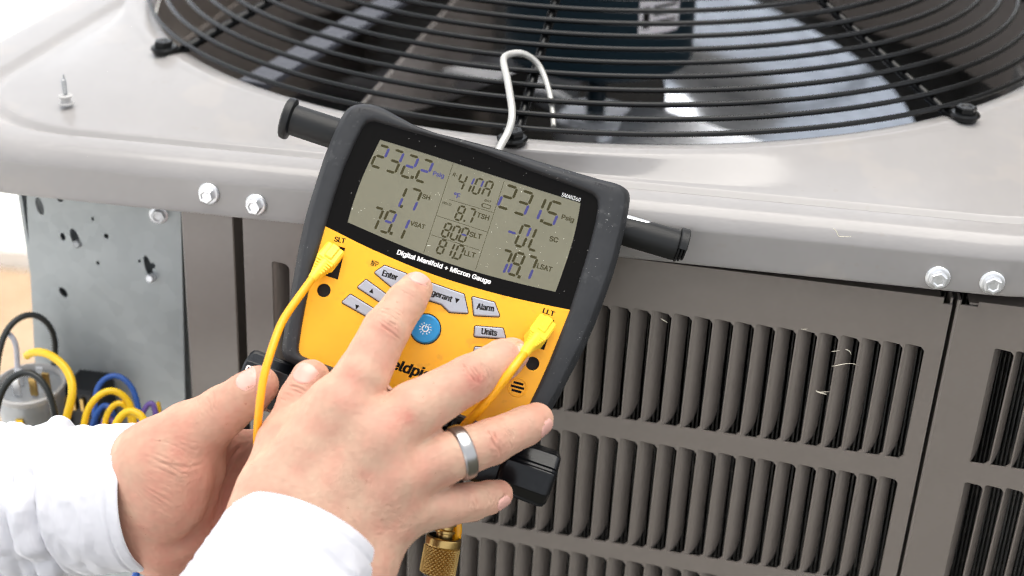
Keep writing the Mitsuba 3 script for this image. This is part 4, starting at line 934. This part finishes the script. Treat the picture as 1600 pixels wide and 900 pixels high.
for a, b in ((cm[0], ix[1]), (cm[1], md[1]), (cm[2], rg[1]), (cm[3], pk[1])):   # tendons and knuckles
    d = Skin.bone(v, (*np.array(a[:3]) + [0, 0, 12], 0), (*np.array(b[:3]) + [0, 0, 10], 0)); disp += 0.35 * np.exp(-(d / 3.0) ** 2)
for ch, up_ in ((ix, 11), (md, 11), (rg, 11), (pk, 10)):
    d = np.linalg.norm(v - (np.array(ch[0][:3]) * 0.75 + np.array(ch[1][:3]) * 0.25 + [0, 0, up_]), axis=1); disp += 0.9 * np.exp(-(d / 6.5) ** 2)
    d = np.linalg.norm(v - (np.array(ch[2][:3]) + [0, 0, 8]), axis=1); disp += 0.55 * np.exp(-(d / 5.0) ** 2)
v = v + nr * disp[:, None]
def on_skin(S, p):
    p = np.array([p], float)
    for _ in range(20): p = p - S.grad(p) * S(p)[:, None]
    return p[0]
def above(p, h):
    return np.array(p[:3]) + np.array([0, 0, h])
red = [(above(ix[2], 9), 5.0, 0.55), (above(md[2], 9) + [1.5, 0, 0], 6.0, 0.62), (above(md[2], 9) + [4, 1, 0], 2.2, 0.6), (above(rg[2], 9), 3.5, 0.42), (above(pk[2], 7), 3.2, 0.25), ((-21.55,-64.38,44), 5.0, 0.34), ((3.64,-73.07,46), 3.2, 0.62), ((-2.51,-75.89,46), 8.0, 0.28), ((-5.93,-86.42,48), 3.0, 0.36),
       ((-20.21,-77.57,46), 9.0, 0.15), ((13.51,-93.23,44), 7.0, 0.20), (above(ix[4], 5), 6, 0.22), (above(md[4], 5), 7, 0.34), (above(rg[4], 4), 7, 0.34), (above(pk[4], 4), 6, 0.34), (above(tb[3], 4), 7, 0.28), (above(tb[2], 8), 7, 0.16)]
m2 = g2w(trimesh.Trimesh(v, m.faces, process=False))
scene[RH] = mikit.ply(m2, SKIN, smooth=True, color=skin_colour(v, red))
labels[RH] = {'label': 'right hand spread over the keys, seen from the back'}

# wedding band
rc = np.array(rg[1][:3]) * 0.62 + np.array(rg[2][:3]) * 0.38; rd = np.array(rg[2][:3]) - np.array(rg[1][:3]); rd /= np.linalg.norm(rd)
gput(PN + '__finger_ring', loft([q for q in [None]] if False else [np.asarray(rc) + np.asarray(c_) for c_ in (lambda x, y: [((np.cos(gth)[:, None] * x + np.sin(gth)[:, None] * y) * r_ + rd * h_) for r_, h_ in ((9.8, -2.6), (10.9, -2.9), (11.5, -2.3), (11.75, -1.6), (11.8, 0), (11.75, 1.6), (11.5, 2.3), (10.9, 2.9), (9.8, 2.6))])(np.cross(rd, [0, 0, 1.0]) / np.linalg.norm(np.cross(rd, [0, 0, 1.0])), np.cross(np.cross(rd, [0, 0, 1.0]) / np.linalg.norm(np.cross(rd, [0, 0, 1.0])), rd) * -1)], caps=False), STEEL, 22, label='plain brushed steel ring on the ring finger')

# --- left hand, thumb over the left knob, fingers folded behind the gauge
lt = [J((-96.85,-129.01,-14), 20), J((-87.74,-112.27,-10), 14.6), J((-75.87,-96.5,-2), 11.2), J((-67.81,-86.56,3), 9.8), J((-63.85,-80.91,5), 8.6)]
lm = [J((-62.99,-117.83,-50), 12), J((-54.44,-131.23,-57), 12.5), J((-49.34,-147.57,-60), 12.5), J((-49.81,-163.92,-58), 12)]
lw = [J((-106.41,-138,-24), 17), J((-97.37,-150.34,-27), 17.5), J((-88.31,-158.44,-29), 15.5)]
lf = [J((-158.56,-158.67,-42), 13), J((-153.71,-167.89,-42), 15), J((-148.86,-177.09,-42), 13)]
lpalm = [(lw[0], lt[0]), (lt[0], lt[1]), (lw[0], lw[1]), (lw[1], lw[2]), (lw[0], lm[0]), (lw[1], lm[1]), (lw[2], lm[2]), (lw[2], lm[3]), (lm[0], lm[1]), (lm[1], lm[2]), (lm[2], lm[3]), (J((-89.92,-139.94,-16), 18.5), J((-86.27,-126.13,-13), 17)), (J((-89.92,-139.94,-16), 18.5), lw[1]),
         (lf[0], lw[0]), (lf[1], lw[1]), (lf[2], lw[2]), (J((-80.94,-116.12,-32), 11), lm[0]), (J((-83.97,-161.06,-30), 16), J((-55.98,-158.3,-46), 13))]
lfing = [lt,
         [lm[0], J((-44.84,-105.27,-58), 9.6), J((-25.36,-95.69,-56), 8.8), J((-12.1,-91.27,-52), 8)],
         [lm[1], J((-34.35,-118.67,-62), 9.8), J((-13.91,-106.4,-58), 9), J((-0.12,-98.47,-52), 8)],
         [lm[2], J((-28.7,-135.36,-62), 9.5), J((-10.55,-121.22,-58), 8.8), J((1.28,-112.23,-52), 7.8)],
         [lm[3], J((-33.32,-154.11,-60), 8.4), J((-19.51,-142.17,-58), 7.8), J((-10.81,-133.62,-54), 7)]]
SL_ = Skin(lpalm, lfing, 10.0, 7.0)
LH = PN + '__hand_001'
lines = nail(SL_, LH + '__fingernail', np.array(lt[4][:3]) + np.array([4.0, 6.0, 0]), np.array(lt[4][:3]) - lt[3][:3] + np.array([0.5, 0, 1.5]), (-0.22, 0.30, 0.92), 5.4, 9.5, -1.0)
lines += across(lt[2], lt[3], 11.2, 6, 2.1, 0.5, 0.55, (-0.2, 0.5, 0.85))
lines += across(lt[3], lt[4], 9.8, 3, 1.5, 0.4, 0.22, (-0.2, 0.4, 0.9))
def sk(pts, w_, d_):
    return ([on_skin(SL_, q) for q in pts], w_, d_)
lines += [sk([(-95.43,-125.55,14), (-86.46,-124.72,12), (-79.25,-123.14,8), (-75.34,-119.56,2)], 0.7, 0.35),
          sk([(-74.78,-117.88,-4), (-72.53,-124.97,-8), (-72.56,-134.06,-12), (-75.14,-143.31,-14), (-80.1,-151.4,-14), (-87.18,-158.79,-12)], 3.4, 1.5),
          sk([(-74.36,-116,-20), (-73.15,-125.91,-22), (-71.28,-136.86,-24), (-66.08,-152.17,-26)], 1.0, 1.0),
          sk([(-61.25,-105.89,-26), (-69.09,-115.11,-26), (-71.79,-123.26,-26), (-70.42,-134.31,-26), (-65.85,-145.79,-26)], 1.0, 1.0)]
for i in range(30):
    y0 = 684 + i * 4.6
    a_ = np.array([-1.0, 1.0]) * rng.uniform(22, 44); cx_ = rng.uniform(236, 300)
    lines.append(sk([(-92.58,-118.17,20) + np.array([(cx_ - 250 + t) * 0.27, -(y0 - 700) * 0.27 - t * 0.06, 0]) for t in (a_[0], a_[0] / 3, a_[1] / 3, a_[1])], 0.42, 0.22))
m = SL_.mesh(3.4, 2)
v = np.array(m.vertices); nr = SL_.grad(v)
disp = groove(v, nr, lines) + 0.35 * (meshkit.fbm(v * 0.07 + 5, 3, 3) - 0.5) + 0.32 * (meshkit.fbm(v * 0.55, 3, 8) - 0.5)
v = v + nr * disp[:, None]
red = [(above(lt[2], 8), 7, 0.16), (above(lt[4], 4), 8, 0.30), ((-85.92,-116.41,8), 9, 0.18), ((-78.07,-128.37,5), 16, 0.16), ((-69.26,-127.63,-32), 30, 0.45), ((-73.11,-158.02,-20), 26, 0.28), ((-61.48,-140.99,-40), 28, 0.4)]
scene[LH] = mikit.ply(g2w(trimesh.Trimesh(v, m.faces, process=False)), SKIN, smooth=True, color=skin_colour(v, red, BASE * np.array([0.97, 0.93, 0.92])))
labels[LH] = {'label': 'left hand gripping the gauge from behind, thumb on the knob'}

# --- sleeves
def sleeve(key, c0, axis, e1, r1, r2, length, stations, seed, seam, flare=1.0, n=200, m_=150, label=None):
    """a cuff and sleeve around the wrist: c0 the centre of the open end, axis running up the arm, e1 the wide direction"""
    c0, axis, e1 = (np.array(q, float) for q in (c0, axis, e1)); axis /= np.linalg.norm(axis); e1 -= axis * (e1 @ axis); e1 /= np.linalg.norm(e1); e2 = np.cross(axis, e1)
    ph = np.arange(n) * 2 * np.pi / n
    rows = []
    def ring(s, k, extra=0.0):
        f = np.interp(s, [q[0] for q in stations], [q[1] for q in stations])
        o = np.array([np.interp(s, [q[0] for q in stations], [q[2][j] for q in stations]) for j in range(3)])
        X = np.c_[np.cos(ph) * 1.6, np.sin(ph) * 1.6, np.full(n, s * 0.045)]
        fold = (meshkit.fbm(X * 1.1 + seed, 3, seed) - 0.5) * 3.4 * min(1, s / 16 + 0.05) + (meshkit.fbm(np.c_[np.cos(ph) * 3 + s * 0.02, np.sin(ph) * 3, np.full(n, s * 0.16)] + seed, 3, seed + 1) - 0.5) * 2.0 * min(1, s / 22 + 0.03)
        sharp = -np.abs(meshkit.fbm(np.c_[np.cos(ph) * 2.2, np.sin(ph) * 2.2, np.full(n, s * 0.03)] + seed * 3, 2, seed + 2) - 0.5) * 7.0 * np.clip((s - seam) / 18, 0, 1)
        def ridge(q, e):
            return (1 - np.abs(2 * q - 1)) ** e
        wv = 0.5 * (meshkit.noise(np.c_[np.cos(ph) * 1.5, np.sin(ph) * 1.5, np.full(n, s * 0.03)] + seed * 5, 2) - 0.5)
        r1_ = ridge(meshkit.noise(np.c_[np.cos(ph) * 0.9 + wv, np.sin(ph) * 0.9, np.full(n, s * 0.085) + wv] + seed * 7, seed + 5), 3)
        r2_ = ridge(meshkit.noise(np.c_[np.cos(ph) * 1.6 + s * 0.03, np.sin(ph) * 1.6 + wv, np.full(n, s * 0.13)] + seed * 9, seed + 6), 4)
        fold = fold - (2.4 * r1_ + 1.3 * r2_ - 0.9) * np.clip((s - 7) / 15, 0, 1) * (0.6 if s < seam else 1.0)
        if s > seam:
            fold = fold * 1.5 + sharp + 2.2 * np.clip((s - seam) / 9, 0, 1) + 1.4 * np.sin(ph * 11 + seed) * np.exp(-(s - seam) / 26) * np.clip((s - seam) / 2, 0, 1)
        else:
            fold = fold + 0.10 * np.sin(ph * 60 + s) * (1 if 3 < s < 6 else 0.2)
        st = -0.75 * np.exp(-((s - 6.0) / 0.6) ** 2) - 1.5 * np.exp(-((s - seam) / 1.0) ** 2)
        d = np.cos(ph)[:, None] * e1 * (r1 * f) + np.sin(ph)[:, None] * e2 * (r2 * f)
        u = d / np.linalg.norm(d, axis=1, keepdims=True)
        return c0 + axis * s + o + d + u * (fold + st + extra + k)[:, None]
    z0 = np.zeros(n)
    rows = [ring(q, z0, -1.5) for q in (26, 12, 4, 0.9)] + [ring(0.2, z0, -1.1), ring(-0.1, z0, -0.5), ring(0.2, z0, 0.0), ring(0.9, z0, 0.25)]
    rows += [ring(q, z0, 0.3) for q in np.linspace(2.0, length, m_)]
    gput(key, loft(rows, caps=False), CLOTH, 70, label)
pt = lambda p: np.array(p)
a0 = pt((-21.38,-132.42,34)); ax_ = pt((-23.98,-160.38,52)) - a0
e_ = pt((11.53,-136.77,34)) - pt((-54.34,-127.24,34))
sleeve(PN + '__sleeve', a0 + [0, 0, 0], ax_, e_, 33.0, 29.0, 130, [(0, 1.0, (0, 0, 0)), (30, 1.10, (0, 0, 0)), (130, 1.35, (-6, 0, 8))], 3, 72, label='white cuff of the right sleeve, nearest the viewer')
a0 = pt((-98.32,-144.48,-25)); ax_ = pt((-146.79,-163.66,-40)) - a0
e_ = pt((-116.78,-117.83,-25)) - pt((-78.36,-170.4,-25))
sleeve(PN + '__sleeve', a0, ax_, e_, 33.0, 29.5, 150, [(0, 1.0, (0, 0, 0)), (38, 1.02, (0, 0, 0)), (60, 1.08, (0, 0, 0)), (150, 1.25, (0, -4, 0))], 12, 40, label='white cuff of the left sleeve with a stitched seam')

# ------------------------------------------------------------------ dry grass clippings caught on the unit
def clip(label, pts, r=0.00022, grp=None):
    r = r * 0.75
    k = numbered('grass_clipping')
    scene[k] = mikit.ply(tube(pts, [r, r * 1.3, r * 0.5], 5, 12), STRAW, smooth=60)
    labels[k] = {'label': label, 'category': 'grass clipping'}
clip('short white clipping high on the fourth louvre from the gauge', [(0.0242,-0.0012,0.8675), (0.0259,-0.0018,0.8669), (0.0275,-0.0012,0.8657)])
clip('tiny white clipping at the top of a louvre in the upper row', [(0.0913,-0.0008,0.8701), (0.0928,-0.0014,0.8704), (0.0943,-0.0008,0.8704)], 0.00016)
clip('forked white clipping lowest on the louvres', [(0.1021,-0.0012,0.8371), (0.1046,-0.002,0.8368), (0.1075,-0.0012,0.8358)], 0.0003)
clip('thin white clipping crossing the forked one', [(0.1028,-0.0016,0.8367), (0.1054,-0.002,0.8374), (0.1085,-0.0012,0.8376)], 0.00018)
clip('long white clipping lying across two louvres', [(0.108,-0.001,0.8518), (0.1113,-0.003,0.8541), (0.1152,-0.002,0.8548), (0.1201,-0.001,0.8538)], 0.00022)
clip('short clipping above the long white one, left piece', [(0.1067,-0.001,0.8598), (0.1087,-0.0014,0.8605), (0.1105,-0.001,0.861)], 0.00016)
clip('bent clipping above the long white one, right piece', [(0.1131,-0.001,0.8617), (0.1146,-0.002,0.8618), (0.1161,-0.001,0.8593)], 0.0002)
clip('white fibre bent on the lid edge right of the gauge', [(0.0994,-0.0068,0.9265), (0.1013,-0.0076,0.9249), (0.1024,-0.0068,0.923), (0.105,-0.0072,0.9232), (0.1078,-0.0068,0.9233)], 0.00018)
